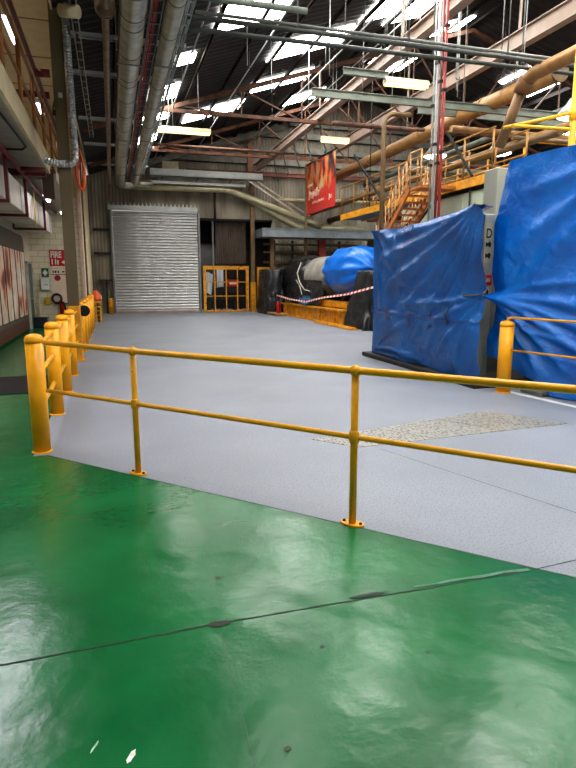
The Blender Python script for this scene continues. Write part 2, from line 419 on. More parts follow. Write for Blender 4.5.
PURL = M('purlin_paint', (74,62,54), .6, .2, var=.25, scale=2)
PURD = M('purlin_dark', (48,44,42), .65, .2, var=.3, scale=2)
pxs = [.3+1.15*k for k in range(0, 12)]
pl = ['dark roof purlin directly above the round ducts'] + ['roof purlin running lengthwise, %s to the right of the ducts' % ORD[k] for k in range(11)]
for k, x in enumerate(pxs):
    single('roof_purlin', PURL if k % 2 == 0 else PURD, pl[k], 'purlin',
           lambda m: (m.box(x-.02, -8, rz(x)-.17, x+.02, 29.6, rz(x)-.07), m.box(x-.02, -8, rz(x)-.17, x+.05, 29.6, rz(x)-.155)), 'purlins under the left roof slope')
for k in range(8):
    x = 14.6+1.6*k
    single('roof_purlin', PURD, 'dark purlin beyond the roof ridge, %s to its right' % ORD[k], 'purlin', lambda m: m.box(x-.03, -8, rz(x)-.24, x+.03, 29.6, rz(x)-.09), 'purlins under the right roof slope')
def truss(y, label, mat, x0=-.6, zb=6.95):
    t = thing('roof_truss', (6.5, y, zb), label, 'roof truss', 'roof trusses')
    xa = 1.2
    ztop = lambda x: rz(x)-.30
    part('bottom_chord', mat, t, lambda m: (m.bar((xa,y-.05,zb), (24.8,y-.05,zb), .02, .11), m.bar((xa,y+.05,zb), (24.8,y+.05,zb), .02, .11)))
    part('top_chord', mat, t, lambda m: (m.bar((-.6,y,ztop(-.6)), (13,y,ztop(13)), .14, .13), m.bar((13,y,ztop(13)), (26.6,y,ztop(26.6)), .14, .13)))
    xs = [2.3+2.1*k for k in range(11)]
    for k, x in enumerate(xs):
        part('web_post', mat, t, lambda m: m.bar((x,y,zb), (x,y,ztop(x)), .045, .045))
        if k < 10:
            x2 = xs[k+1]
            part('web_diagonal', mat, t, lambda m: (m.bar((x,y,ztop(x)), (x2,y,zb), .05, .05) if x < 12 else m.bar((x,y,zb), (x2,y,ztop(x2)), .05, .05)))
    return t
RUSTP = M('truss_rust', (112,74,52), .65, .1, var=.3, scale=4, col2=(62,46,40))
truss(20.0, 'rusty steel roof truss crossing behind the grey crossbeams', RUSTP)
truss(26.0, 'rusty roof truss closest to the corrugated back wall', RUST)

# ------------------------------------------------------------------ back wall
WALLC = M('corrugated_cladding', (154,146,130), .6, .1, var=.3, scale=1.4, stretch=(1,1,.25), col2=(108,102,90))
def corr(m, x0, x1, z0, ztop, Y=29.7, pitch=.16, amp=.022):
    n = max(2, int((x1-x0)/(pitch/4)))
    def f(u, v):
        x = x0+(x1-x0)*u; zt = ztop(x) if callable(ztop) else ztop
        return (x, Y+amp*math.sin(2*PI*x/pitch), z0+(zt-z0)*v)
    m.grid(f, n, 1)
def bw(m):
    corr(m, -.9, .1, 0, lambda x: rz(x)); corr(m, .1, 4.25, 4.9, lambda x: rz(x)); corr(m, 4.25, 8.0, 4.6, lambda x: rz(x)); corr(m, 8.0, 13, 0, lambda x: rz(x)); corr(m, 13, 27, 0, lambda x: rz(x))
struct(mb(bw).build('wall_back', WALLC, origin=(0,29.7,0)))
struct(mb(lambda m: (m.grid(lambda u, v: (27, -8+37.7*u, 6.4*v), 30, 1))).build('wall_right', WALLC, origin=(27,0,0)))
# dark recess behind the yellow gates
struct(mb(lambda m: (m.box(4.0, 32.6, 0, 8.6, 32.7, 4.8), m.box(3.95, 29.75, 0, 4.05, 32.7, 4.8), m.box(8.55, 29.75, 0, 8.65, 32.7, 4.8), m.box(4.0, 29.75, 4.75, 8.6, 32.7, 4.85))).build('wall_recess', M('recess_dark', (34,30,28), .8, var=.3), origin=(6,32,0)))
single('hanging_cladding', M('brown_cladding', (72,60,50), .7, var=.3, scale=3, stretch=(1,1,.3)), 'brown corrugated sheet panel hanging above the yellow mesh gate', 'panel',
       lambda m: (corr(m, 5.15, 6.75, 2.45, 4.5, 30.0, .12, .02), m.box(5.15, 30.04, 2.42, 6.75, 30.08, 2.5)))
# girts across the back wall
GIRT = M('girt_grey', (128,128,118), .6, .1, var=.2, scale=3)
gl = [('lowest long grey girt on the upper back wall', 7.42), ('pale horizontal girt above the dark red beam', 8.05), ('grey girt high on the back wall near the gable', 8.75), ('topmost grey girt under the gable', 9.35)]
for lb, z in gl:
    x0 = max(.2, (z-6.6)/.318+.3)
    single('wall_girt', GIRT, lb, 'beam', lambda m: (m.box(x0, 29.5, z-.14, 25.6-x0+.3, 29.54, z+.14), m.box(x0, 29.5, z-.14, 25.6-x0+.3, 29.62, z-.11)), 'girts on the back wall')
single('wall_beam', M('maroon_beam', (118,66,56), .6, var=.2), 'dark red steel beam running across the back wall', 'beam', lambda m: m.ibeam((3.7,29.45,6.80), (14,29.45,6.86), .12, .2))
single('gable_rafter', GIRT, 'grey sloping rafter under the gable of the back wall', 'beam', lambda m: m.ibeam((.3,29.27,6.5), (8.6,29.27,9.12), .14, .26))
single('wall_post', M('pink_rust', (150,102,84), .65, var=.25), 'short rusty post on the back wall above the red beam', 'post', lambda m: m.ibeam((6.85,29.4,6.95), (6.851,29.4,8.9), .25, .24) if False else m.box(6.75,29.38,6.9,7.0,29.52,8.75))
# roller shutter door
def shutter():
    t = thing('door_1', (2.15, 29.5, 0), 'closed silver roller shutter in the back wall', 'roller door'); struct(t)
    SLAT = M('shutter_slat', (168,168,166), .36, .7, var=.12, scale=.5, stretch=(1.2,1,.3))
    def cur(m):
        n = 34*8
        def f(u, v):
            z = .1+4.72*v; return (.16+4.0*u, 29.46-.05*abs(math.sin(PI*z/.14)), z)
        m.grid(f, 2, n, True)
    part('door_curtain', SLAT, t, cur)
    part('bottom_bar', M('bar_pink', (150,120,110), .5), t, lambda m: m.box(.14,29.42,0,4.18,29.5,.1))
    for x in (.05, 4.19):
        part('guide_rail', GREYM, t, lambda m: m.box(x,29.4,0,x+.1,29.55,4.95))
    part('hood', LGREY, t, lambda m: m.box(-.02,29.2,4.86,4.16,29.55,5.06))
    part('hood_teeth', LGREY, t, lambda m: [m.add([(x,29.22,5.06), (x+.1,29.22,5.06), (x+.05,29.22,5.24)], [(0,1,2)]) for x in [.0+.19*k for k in range(22)]])
shutter()
# left of the shutter: dark bits
single('shelf_bracket', DARK, 'black shelf bracket left of the roller shutter', 'bracket', lambda m: (m.box(-.6,29.2,1.55,.02,29.6,1.62), m.box(-.3,29.3,0,-.22,29.5,1.58)))
single('wall_girt', DARK, 'low black girt left of the roller shutter', 'beam', lambda m: m.box(-.75,29.4,2.8,.0,29.66,2.9))
single('wall_girt', DARK, 'upper black girt left of the roller shutter', 'beam', lambda m: m.box(-.75,29.4,3.9,.0,29.66,4.0))
single('storage_drum', YELD, 'small brownish cylinder on floor beside the roller shutter', 'drum', lambda m: m.lathe((-.1,29.15,0), [(.12,0), (.12,.7), (.1,.74)], 14))
# yellow mesh gate
def gate(x0, x1, y, h, nv, nh, label):
    t = thing('mesh_gate', ((x0+x1)/2, y, 0), label, 'gate', 'yellow gates in the back wall')
    part('frame', YELD, t, lambda m: (m.box(x0,y-.05,.02,x0+.14,y+.05,h), m.box(x1-.14,y-.05,.02,x1,y+.05,h), m.box(x0,y-.06,h-.18,x1,y+.06,h), m.box(x0,y-.04,.02,x1,y+.04,.1)))
    for k in range(1, nv):
        x = x0+(x1-x0)*k/nv; part('upright', YELD, t, lambda m: m.box(x-.025,y-.03,.08,x+.025,y+.03,h-.1))
    for k in range(1, nh):
        z = .1+(h-.2)*k/nh; part('crossbar', YELD, t, lambda m: m.box(x0+.1,y-.035,z-.022,x1-.1,y+.02,z+.022))
gate(4.38, 6.7, 29.35, 2.3, 4, 3, 'yellow mesh gate immediately right of the roller shutter')
gate(7.15, 8.1, 29.35, 2.26, 3, 2, 'narrow yellow gate right of the yellow-footed post')
def post2():
    t = thing('steel_column', (6.93,29.3,0), 'slim brown column with yellow foot between the two yellow gates', 'column')
    part('shaft', BROWNP, t, lambda m: m.box(6.82,29.22,1.5,7.02,29.42,6.4))
    part('foot', YELD, t, lambda m: m.box(6.8,29.2,0,7.05,29.44,1.5), 'yellow painted foot')
post2()
# things behind the gate
single('hanging_sheet', M('white_cloth', (214,220,228), .7, var=.06), 'white sheet hanging at left behind the yellow gate', 'sheet', lambda m: m.grid(lambda u, v: (4.5+.42*u+.1*v, 30.2+.05*math.sin(9*u), .9+1.05*v+.05*math.sin(5*u)), 10, 6))
single('hanging_sheet', MATS['white_cloth'], 'second white sheet hanging nearer the middle of the yellow gate', 'sheet', lambda m: m.grid(lambda u, v: (5.25+.34*u, 30.4+.05*math.sin(8*u+2), 1.2+.95*v), 10, 6))
def tool_box():
    t = thing('carton', (6.1,30.3,0), 'red and white carton on a dark trolley behind the yellow gate', 'carton')
    part('case', RED, t, lambda m: m.box(5.8,30.1,1.25,6.35,30.5,1.62,.02)); part('stripe', WHITE, t, lambda m: m.box(5.85,30.09,1.38,6.3,30.1,1.48)); part('trolley', BLACK, t, lambda m: (m.box(5.3,29.95,.95,6.5,30.6,1.25,.03), m.tube([(5.4,30,0), (5.4,30,.95)], .04), m.tube([(6.4,30,0), (6.4,30,.95)], .04)))
tool_box()
single('machine_bench', M('bench_dark', (56,54,52), .5, var=.3), 'dark low bench standing behind the yellow gate', 'bench', lambda m: (m.box(4.75,30.8,.55,6.5,31.5,.75,.02), m.box(4.85,30.9,0,5.0,31.4,.55), m.box(6.25,30.9,0,6.4,31.4,.55)))
# doorway header clutter
single('conduit_run', DARK, 'dark pipe run above the doorway right of the shutter', 'pipe', lambda m: m.tube([(4.3,29.55,4.55), (8.0,29.55,4.55)], .07, 8))
single('drop_pipe', DARK, 'thin black pipe dropping from the duct beside shutter', 'pipe', lambda m: m.tube([(5.0,29.14,4.5), (5.0,29.14,5.95)], .06, 8))
single('drop_pipe', GREYM, 'grey upright conduit at left edge of brown sheet panel', 'pipe', lambda m: m.tube([(4.95,29.6,0), (4.95,29.6,4.6)], .05, 8))

# ------------------------------------------------------------------ horizontal ducts on the back wall
def wall_duct():
    pts = [Vector((.57,28.2,6.0))]
    t = thing('wall_duct', (5.5,29,4.2), 'long dull metal duct crossing above the shutter then sloping down right', 'duct')
    main = [(.9,29.0,5.98), (5.6,29.0,6.0), (5.95,29.0,5.92), (9.0,29.0,4.36), (9.3,29.0,4.26), (12.9,29.0,4.22)]
    part('main_pipe', DUCTY, t, lambda m: m.tube(main, .17, 14))
    part('second_pipe', DUCTY, t, lambda m: m.tube([(1.3,28.75,5.86), (5.4,28.75,5.9), (5.75,28.75,5.85), (9.4,28.75,4.62), (10.4,28.75,4.3)], .15, 14))
    for x in (2.2, 3.4, 4.6):
        part('band', GALV, t, lambda m: m.tube([(x,29.0,5.99), (x+.05,29.0,5.99)], .178, 14))
wall_duct()
def cable_bridge():
    t = thing('cable_bridge', (4.5,28.4,6.3), 'pale grey cable bridge along the back wall above the duct', 'cable tray')
    part('tray', LGREY, t, lambda m: (m.box(1.9,28.2,6.30,7.2,28.24,6.62), m.box(1.9,28.2,6.30,7.2,28.7,6.33)))
    part('lower_tray', LGREY, t, lambda m: m.box(1.9,28.4,6.0,6.4,28.6,6.12))
    part('brace', GALV, t, lambda m: (m.bar((6.5,28.3,6.3), (9.2,28.3,4.7), .08, .08), m.bar((6.9,28.3,6.3), (9.6,28.3,4.75), .06, .06)))
    for x in (2.4, 4.0, 5.6):
        part('hanger', DARK, t, lambda m: m.bar((x,28.45,6.1), (x+.15,28.45,6.4), .05, .05))
cable_bridge()
single('notice_panel', M('cream_panel', (214,204,176), .5), 'small cream panel on the back wall beam above the shutter', 'panel', lambda m: m.box(2.55,29.1,6.78,3.3,29.16,7.12))
single('wall_pipe', CREAM, 'pale horizontal pipe on the wall behind the red banner', 'pipe', lambda m: m.tube([(8.0,29.35,5.6), (16,29.35,5.75)], .08, 8))
single('mezzanine_deck', M('deck_grey', (120,128,132), .5, .2, var=.15), 'blue grey steel deck above the wrapped machines', 'platform', lambda m: (m.box(6.9,27.2,3.62,14.5,28.6,3.98), m.box(6.9,27.15,3.98,14.5,28.6,4.02)))
single('deck_post', REDP, 'red post below the grey deck behind wrapped machines', 'post', lambda m: m.box(10.15,28.3,0,10.5,28.55,3.6))
single('deck_post', BROWNP, 'brown post below the right end of the grey deck', 'post', lambda m: m.box(12.9,28.3,0,13.15,28.55,3.6))
single('deck_post', BROWNP, 'dark brown post below the left end of grey deck', 'post', lambda m: m.box(7.55,28.1,0,7.72,28.3,3.6))
def rack():
    t = thing('pipe_rack', (8.6,29.2,0), 'dim brown pipe rack under the grey deck', 'rack')
    for z in (2.5, 3.0, 3.4):
        part('bar', BROWNP, t, lambda m: m.tube([(7.5,29.3,z), (12.6,29.3,z)], .06, 8))
    for x in (8.0, 9.0, 11.6): part('upright', DARK, t, lambda m: m.box(x,29.3,0,x+.1,29.4,3.6))
rack()

# ------------------------------------------------------------------ long ducts overhead (left)
def longduct(name, x, z, r, mat, label, y0=6.5, y1=28.9, bands=(), cat='duct'):
    t = thing(name, (x, 17, z-r), label, cat)
    part('duct_body', mat, t, lambda m: m.tube([(x,y0,z), (x,y1-.5,z)]+[(x+.0+.35*(1-math.cos(a)), y1-.5+.35*math.sin(a), z-.02) for a in (PI/6, PI/3, PI/2)]+[(x+.8,y1-.15,z-.02)], r, 24))
    for y in bands:
        part('seam_band', MATS.get('band') or M('band', (96,90,78), .5, .5), t, lambda m: m.tube([(x,y,z), (x,y+.025,z)], r+.006, 24))
    for y in (12.5, 19.0, 25.0):
        part('hanger', GREYM, t, lambda m: (m.bar((x-r-.02,y,z), (x-r-.02,y,rz(x)-.1), .02, .02), m.bar((x+r+.02,y,z), (x+r+.02,y,rz(x)-.1), .02, .02), m.bar((x-r-.03,y,z-r-.02), (x+r+.03,y,z-r-.02), .03, .02)))
    return t
longduct('spiral_duct', .55, 5.95, .22, GALV, 'largest round galvanised duct running toward the back wall', bands=[9.8,10.6,11.0,12.3,13.6,14.0,15.2,16.5,18,19.6,21.5,23.5,25.5])
longduct('spiral_duct', 1.19, 5.9, .145, GALV, 'narrower round galvanised duct right of the red cable tray', y1=28.1, bands=[9.9,11.2,12.6,14,15.6,17.5,19.6,22,25])
def thinpipe():
    x, z = .12, 5.9
    t = thing('hanging_pipe', (x,17,z), 'slim brown metal pipe with flange left of the large duct', 'pipe')
    part('pipe', M('bronze_pipe', (132,112,92), .35, .5, var=.15), t, lambda m: m.tube([(x,6.5,z), (x,28.3,z), (x,28.6,z-.05), (x,28.7,z-.3), (x,28.7,5.2)], .068, 14))
    part('flange', MATS['bronze_pipe'], t, lambda m: (m.tube([(x,10.5,z), (x,10.54,z)], .17, 18), m.tube([(x,10.58,z), (x,10.62,z)], .17, 18)))
    for y in (12, 18, 24): part('hanger', GREYM, t, lambda m: m.bar((x,y,z), (x,y,rz(x)-.05), .02, .02))
thinpipe()
def ctray(name, x, z, w, y0, y1, label, rail, cables):
    t = thing(name, (x,(y0+y1)/2,z), label, 'cable tray')
    part('side_rail', rail, t, lambda m: m.box(x-w/2,y0,z-.04,x-w/2+.015,y1,z+.06)); part('side_rail', rail, t, lambda m: m.box(x+w/2-.015,y0,z-.04,x+w/2,y1,z+.06))
    for k in range(int((y1-y0)/.45)):
        y = y0+.45*k; part('rung', rail, t, lambda m: m.box(x-w/2,y,z-.04,x+w/2,y+.03,z-.025))
    for k, (dx, mat) in enumerate(cables):
        part('cable', mat, t, lambda m: m.tube([(x+dx+.012*nz(i*.9,k), y0+(y1-y0)*i/60, z-.005+.012*nz(i*.9,k+20)) for i in range(61)], .018, 6))
BLKC = M('black_cable', (24,22,22), .5, var=.2)
REDC = M('red_cable', (150,44,40), .5, var=.2)
ctray('cable_tray', .92, 5.95, .2, 6.5, 28, 'cable ladder with red and black cables between the two ducts', GREYM, [(-.07,REDC), (-.03,REDC), (.0,MATS['red_cable']), (.03,BLKC), (.07,BLKC)])
ctray('cable_tray', 1.44, 5.98, .13, 6.5, 26, 'bright galvanised cable ladder along right side of narrower duct', LGREY, [(-.02,LGREY), (.03,LGREY)])
ctray('cable_tray', -.38, 6.0, .12, 6.5, 20, 'grey cable channel left of the slim brown pipe', GALV, [(0,BLKC)])
single('junction_box', CREAM, 'pale cylindrical box on the channel at top left', 'junction box', lambda m: m.tube([(-.58,10.9,5.9), (-.3,10.75,5.85)], .1, 12))
# short cross struts over the ducts
stl = ['nearest grey cross strut above the round ducts', 'second grey cross strut above the round ducts', 'third grey cross strut above the round ducts', 'fourth grey cross strut above the round ducts', 'farthest grey cross strut above the round ducts']
for lb, y in zip(stl, (12.9, 15.1, 19.1, 22.5, 26.2)):
    single('cross_strut', LGREY, lb, 'strut', lambda m: (m.box(-.7,y,6.26,1.7,y+.02,6.36), m.box(-.7,y,6.26,1.7,y+.08,6.275)), 'cross struts over the ducts')

# ------------------------------------------------------------------ overhead crossing conduits / beams
def cross(name, y, z, x0, x1, r, mat, label, drops=(), square=None):
    t = thing(name, ((x0+x1)/2, y, z), label, 'pipe' if not square else 'beam')
    if square: part('beam_body', mat, t, lambda m: m.ibeam((x0,y,z), (x1,y,z), square[0], square[1]))
    else: part('pipe_body', mat, t, lambda m: m.tube([(x0,y,z), (x1,y,z)], r, 10))
    for x in drops:
        part('drop_rod', GREYM, t, lambda m: m.tube([(x,y,z), (x,y,rz(x)-.1)], .013, 6))
cross('crossing_pipe', 10.72, 5.98, 1.45, 24, .042, GREYD, 'grey green pipe crossing the hall nearest the top', drops=(3.4,5.6,7.8,10))
cross('crossing_pipe', 10.85, 6.12, 1.6, 24, .03, GREYM, 'thin grey conduit just above the top crossing pipe')
def bendpipe():
    t = thing('crossing_pipe', (5,11.3,6), 'second grey green crossing pipe, bent at its left end', 'pipe')
    part('pipe_body', GREYD, t, lambda m: m.tube([(1.5,12.2,6.0)]+[(1.5+.3*(1-math.cos(a)), 11.55-.3*math.sin(a), 6.0) for a in [PI/2*i/5 for i in range(6)]]+[(24,11.0,6.0)], .042, 10))
    for x in (2.1,4.5,6.4,8.5): part('drop_rod', GREYM, t, lambda m: m.tube([(x,11.2,6), (x,11.2,rz(x)-.1)], .013, 6))
bendpipe()
cross('crossing_beam', 14.9, 6.3, 5.1, 22, 0, GREYG, 'flat grey green beam crossing behind the crossing pipes', square=(.1,.2), drops=(6.5,9.5))
cross('crossing_beam', 13.4, 6.35, 5.35, 6.5, 0, GREYG, 'short grey green beam stub above the sloping crane beam', square=(.1,.16))
cross('crossing_beam', 16.5, 6.6, 9.0, 24, 0, GREYG, 'grey green beam crossing above the tan pipe', square=(.1,.22))
cross('crossing_pipe', 24.0, 6.75, 1.4, 7.5, .05, RUSTP, 'brown pipe crossing in front of the back wall gable')
cross('crossing_pipe', 18.4, 6.55, 7.0, 24, .06, RUSTP, 'rust brown pipe crossing behind the red banner top')
cross('crossing_pipe', 12.6, 6.55, 4.2, 24, .03, GREYM, 'thin grey conduit crossing behind the top pipes', drops=(6,9))
cross('crossing_pipe', 9.9, 5.95, 1.25, 3.3, .05, GREYG, 'short grey pipe stub by the narrower duct at the top')
def crane(x, z, y1, label, mat, h=.42, k=0.):
    zz = lambda y: z+k*(y1-y)
    def bar_(m, w, lo, hi): m.bar((x,4,zz(4)+(lo+hi)/2), (x,y1,zz(y1)+(lo+hi)/2), w, hi-lo)
    t = thing('crane_beam', (x,18,z), label, 'beam', 'lengthwise beams under the roof')
    part('web', mat, t, lambda m: bar_(m, .06, -h/2, h/2)); part('flange', mat, t, lambda m: bar_(m, .24, -h/2-.03, -h/2)); part('flange', mat, t, lambda m: bar_(m, .24, h/2, h/2+.03))
    for y in (9, 14, 20): part('hanger', mat, t, lambda m: m.bar((x,y,zz(y)+h/2), (x,y,rz(x)-.05), .05, .05))
CRB = M('crane_beam_paint', (150,132,120), .5, .1, var=.16, scale=2)
crane(7.15, 7.08, 29.2, 'pale beige crane beam running to the back wall, left one', CRB, .26, .012)
crane(10.5, 7.76, 27.3, 'pale beige crane beam further right above the tan pipe', CRB, .36)
single('beam_cables', BLKC, 'black cable loops hanging under the left crane beam', 'cables', lambda m: [m.tube([(7.15,y,6.9), (7.2,y-.1,6.4), (7.3,y-.25,6.0), (7.2,y-.4,5.9)], .03, 6) for y in (20, 21.5, 23, 24.5, 26)])
# fluorescent battens
TUBE = EM('warm_tube', (238,230,166), 1.5); TUBEW = EM('cool_tube', (246,236,250), 14)
def batten(x0, x1, y, z, label):
    t = thing('batten_light', ((x0+x1)/2, y, z), label, 'light', 'fluorescent lights under the roof')
    part('housing', CREAM, t, lambda m: m.add([(x0,y-.12,z), (x1,y-.12,z), (x1,y+.12,z), (x0,y+.12,z), (x0,y-.05,z+.12), (x1,y-.05,z+.12), (x1,y+.05,z+.12), (x0,y+.05,z+.12)], [(0,1,5,4), (1,2,6,5), (2,3,7,6), (3,0,4,7), (4,5,6,7), (3,2,1,0)]))
    part('tube', TUBE, t, lambda m: (m.tube([(x0+.03,y-.07,z-.03), (x1-.03,y-.07,z-.03)], .035, 10), m.tube([(x0+.03,y+.07,z-.03), (x1-.03,y+.07,z-.03)], .035, 10)))
    for x in (x0+.4, x0+.52): part('chain', GREYM, t, lambda m: m.tube([(x,y,z+.1), (x,y,rz(x)-.012)], .01, 5))
batten(1.55, 3.25, 19.4, 6.2, 'long yellowish fluorescent light at left of the roof truss')
batten(6.95, 7.95, 19.3, 6.22, 'yellowish fluorescent light above the red banner')
batten(6.4, 7.55, 13.4, 6.2, 'bright yellow fluorescent light below the crossing beams')

# ------------------------------------------------------------------ left office block, mezzanine
BLOCK = None
def block_mat():
    m = bpy.data.materials.new('painted_block'); m.use_nodes = True
    n = m.node_tree.nodes; l = m.node_tree.links; b = n['Principled BSDF']
    tc = n.new('ShaderNodeTexCoord'); mp = n.new('ShaderNodeMapping'); mp.inputs['Rotation'].default_value = (PI/2, 0, 0)
    l.new(tc.outputs['Object'], mp.inputs['Vector'])
    br = n.new('ShaderNodeTexBrick'); br.inputs['Color1'].default_value = lin((224,214,190)); br.inputs['Color2'].default_value = lin((216,206,182)); br.inputs['Mortar'].default_value = lin((190,180,158))
    br.inputs['Scale'].default_value = 1; br.inputs['Brick Width'].default_value = .4; br.inputs['Row Height'].default_value = .2; br.inputs['Mortar Size'].default_value = .012
    l.new(mp.outputs[0], br.inputs['Vector']); l.new(br.outputs[0], b.inputs['Base Color']); b.inputs['Roughness'].default_value = .6
    bp = n.new('ShaderNodeBump'); bp.inputs['Strength'].default_value = .4; bp.invert = True; l.new(br.outputs['Fac'], bp.inputs['Height']); l.new(bp.outputs[0], b.inputs['Normal'])
    return m
BLOCK = block_mat()
WALLL = M('left_wall_paint', (206,196,176), .6, var=.06)
struct(mb(lambda m: m.box(-2.8,-8,0,-2.7,22.1,4.4)).build('wall_left', WALLL, origin=(-2.75,7,0)))
struct(mb(lambda m: m.box(-2.7,22,0,-.9,22.12,4.4)).build('wall_alcove', BLOCK, origin=(0,22,0)))
struct(mb(lambda m: m.box(-1.0,22.12,0,-.9,29.75,7.6)).build('wall_office', M('office_cream', (240,226,190), .6, var=.08), origin=(-.95,26,0)))
struct(mb(lambda m: (m.box(-4.2,-8,4.4,-4.1,22.1,7.4), m.box(-4.2,22,4.4,-.9,22.12,7.6))).build('wall_upper', M('upper_cream', (206,184,136), .6, var=.08), origin=(0,22,4.4)))
struct(mb(lambda m: (m.box(-4.2,-8,7.4,-.76,22.1,7.5), m.box(-.82,-8,6.4,-.78,29.7,7.6))).build('ceiling', M('soffit_cream', (206,186,144), .65, var=.06), origin=(-2,0,7.4)))
for k, y in enumerate((10.5,12.9,15.3,17.7,20.1)):
    struct(mb(lambda m: m.box(-4.1,y,7.385,-.85,y+.03,7.4)).build('trim_%d' % (8+k), M('soffit_joint', (140,116,84), .7)))
single('ceiling_beam', MAROON, 'dark red beam under the cream upper ceiling near the column', 'beam', lambda m: m.box(-4.1,12.6,7.0,-.9,12.75,7.38))
single('ceiling_beam', MAROON, 'dark red beam under the cream ceiling farther back', 'beam', lambda m: m.box(-4.1,17.0,6.2,-1.3,17.1,6.35))
# mezzanine slab with cream edge
SLABM = M('slab_underside', (168,160,146), .65, var=.1)
single('mezzanine_slab', [SLABM, CREAM], 'concrete mezzanine slab with cream edge over the left walkway', 'platform', lambda m: (m.box(-2.69,-8,4.08,-1.32,15.3,4.3), setattr(m,'cur',1), m.box(-1.32,-8,4.05,-1.26,15.3,4.45)))
single('slab_end_bracket', M('bracket_brown', (84,64,52), .6), 'brown bracket box hanging at the end of the mezzanine slab', 'bracket', lambda m: (m.box(-1.45,15.25,3.5,-1.2,15.4,4.1), m.box(-1.5,15.2,4.1,-1.15,15.45,4.16)))
single('mezzanine_slab', SLABM, 'lower far mezzanine slab beyond the near slab', 'platform', lambda m: m.box(-2.69,15.4,3.95,-1.15,21.95,4.2))
single('underside_cable', BLKC, 'black cable looped under the mezzanine slab at left edge', 'cable', lambda m: m.tube([(-1.5,9.0,4.05), (-1.45,10.6,4.04), (-1.4,12.2,4.03), (-1.5,12.5,4.03), (-2.6,12.6,4.03)], .02, 6))
def mezz_rail():
    BR = M('brown_rail', (150,100,52), .45, .2, var=.2)
    t = thing('mezzanine_rail', (-1.3,12,4.4), 'orange brown handrail with posts along the upper mezzanine', 'railing')
    part('top_rail', BR, t, lambda m: m.tube([(-1.3,-2,5.52), (-1.3,21.9,5.52)], .035, 10)); part('mid_rail', BR, t, lambda m: m.tube([(-1.3,-2,4.95), (-1.3,21.9,4.95)], .03, 10))
    for y in (7.6,9.4,11.2,13.0,14.8,16.6,18.4,20.2): part('post', BR, t, lambda m: m.tube([(-1.3,y,4.2), (-1.3,y,5.52)], .035, 10))
mezz_rail()
single('sprinkler_pipe', MAROON, 'maroon sprinkler pipe running above the mezzanine handrail', 'pipe', lambda m: (m.tube([(-1.28,-2,5.72), (-1.28,21.8,5.8)], .045, 10), m.tube([(-1.28,13.5,5.72), (-1.0,13.5,5.72)], .08, 10)))
def tube_light(x, y0, y1, z, label):
    t = thing('tube_light', (x,(y0+y1)/2,z), label, 'light', 'tube lights on the office side')
    part('housing', WHITE, t, lambda m: m.box(x-.06,y0,z,x+.06,y1,z+.06)); part('tube', TUBEW, t, lambda m: m.tube([(x,y0+.03,z-.03), (x,y1-.03,z-.03)], .03, 8))
    part('stem', GREYM, t, lambda m: (m.tube([(x,y0+.2,z+.05), (x,y0+.2,z+.36)], .012, 5), m.tube([(x,y1-.2,z+.05), (x,y1-.2,z+.36)], .012, 5)))
tube_light(-1.62, 12.4, 13.65, 6.3, 'nearest white tube light at the upper left above handrail')
tube_light(-1.62, 17.3, 18.5, 6.15, 'farther white tube light above the mezzanine handrail')
pt = thing('panel_light', (-1.62,7.5,3.7), 'wide white panel light under the near mezzanine slab', 'light')
part('housing', WHITE, pt, lambda m: m.box(-1.86,5.6,3.72,-1.4,9.2,4.08)); part('diffuser', TUBEW, pt, lambda m: m.box(-1.84,5.63,3.70,-1.42,9.17,3.719))
tube_light(-1.45, 15.6, 16.6, 3.62, 'white tube light under the mezzanine beside red pipes')
tube_light(-1.35, 19.2, 20.4, 3.62, 'far white tube light under the mezzanine near fire sign')
def ductbox():
    t = thing('rectangular_duct', (-2.15,15,3.1), 'white boxed duct hung below the mezzanine along the left wall', 'duct')
    part('duct_body', M('duct_white', (206,200,188), .5, var=.08), t, lambda m: m.box(-2.5,2,3.12,-1.86,21.6,3.72,.01))
    for y in (11.5,13,14.6,16.2,17.8,19.4,21): part('joint_flange', LGREY, t, lambda m: m.box(-2.51,y,3.11,-1.85,y+.03,3.73))
ductbox()
def trap(y, label):
    t = thing('pipe_hanger', (-2.1,y,3.0), label, 'bracket', 'maroon trapeze hangers')
    part('frame', MAROON, t, lambda m: (m.bar((-2.62,y,3.05), (-1.78,y,3.05), .06, .06), m.bar((-1.78,y,3.02), (-1.78,y,4.0), .06, .06), m.bar((-2.62,y,3.05), (-2.62,y,3.3), .05, .05)))
trap(12.2, 'maroon trapeze hanger nearest camera under the boxed duct'); trap(14.8, 'second maroon trapeze hanger under the boxed duct'); trap(18.6, 'far maroon trapeze hanger under the boxed duct')
single('sprinkler_pipe', MAROON, 'maroon pipe running under the mezzanine above the boxed duct', 'pipe', lambda m: (m.tube([(-1.72,9.4,3.85), (-1.72,21.7,3.85)], .05, 10), m.tube([(-1.72,13.5,3.85), (-1.2,13.5,3.85)], .05, 10), m.box(-2.0,14.0,3.8,-1.25,14.15,3.93)))
single('pull_cord', M('cord_yellow', (206,186,96), .6), 'pale yellow cord hanging beside the boxed duct', 'cord', lambda m: m.tube([(-1.8,16.5,3.9), (-1.79,16.5,3.4), (-1.8,16.5,2.95)], .02, 6))

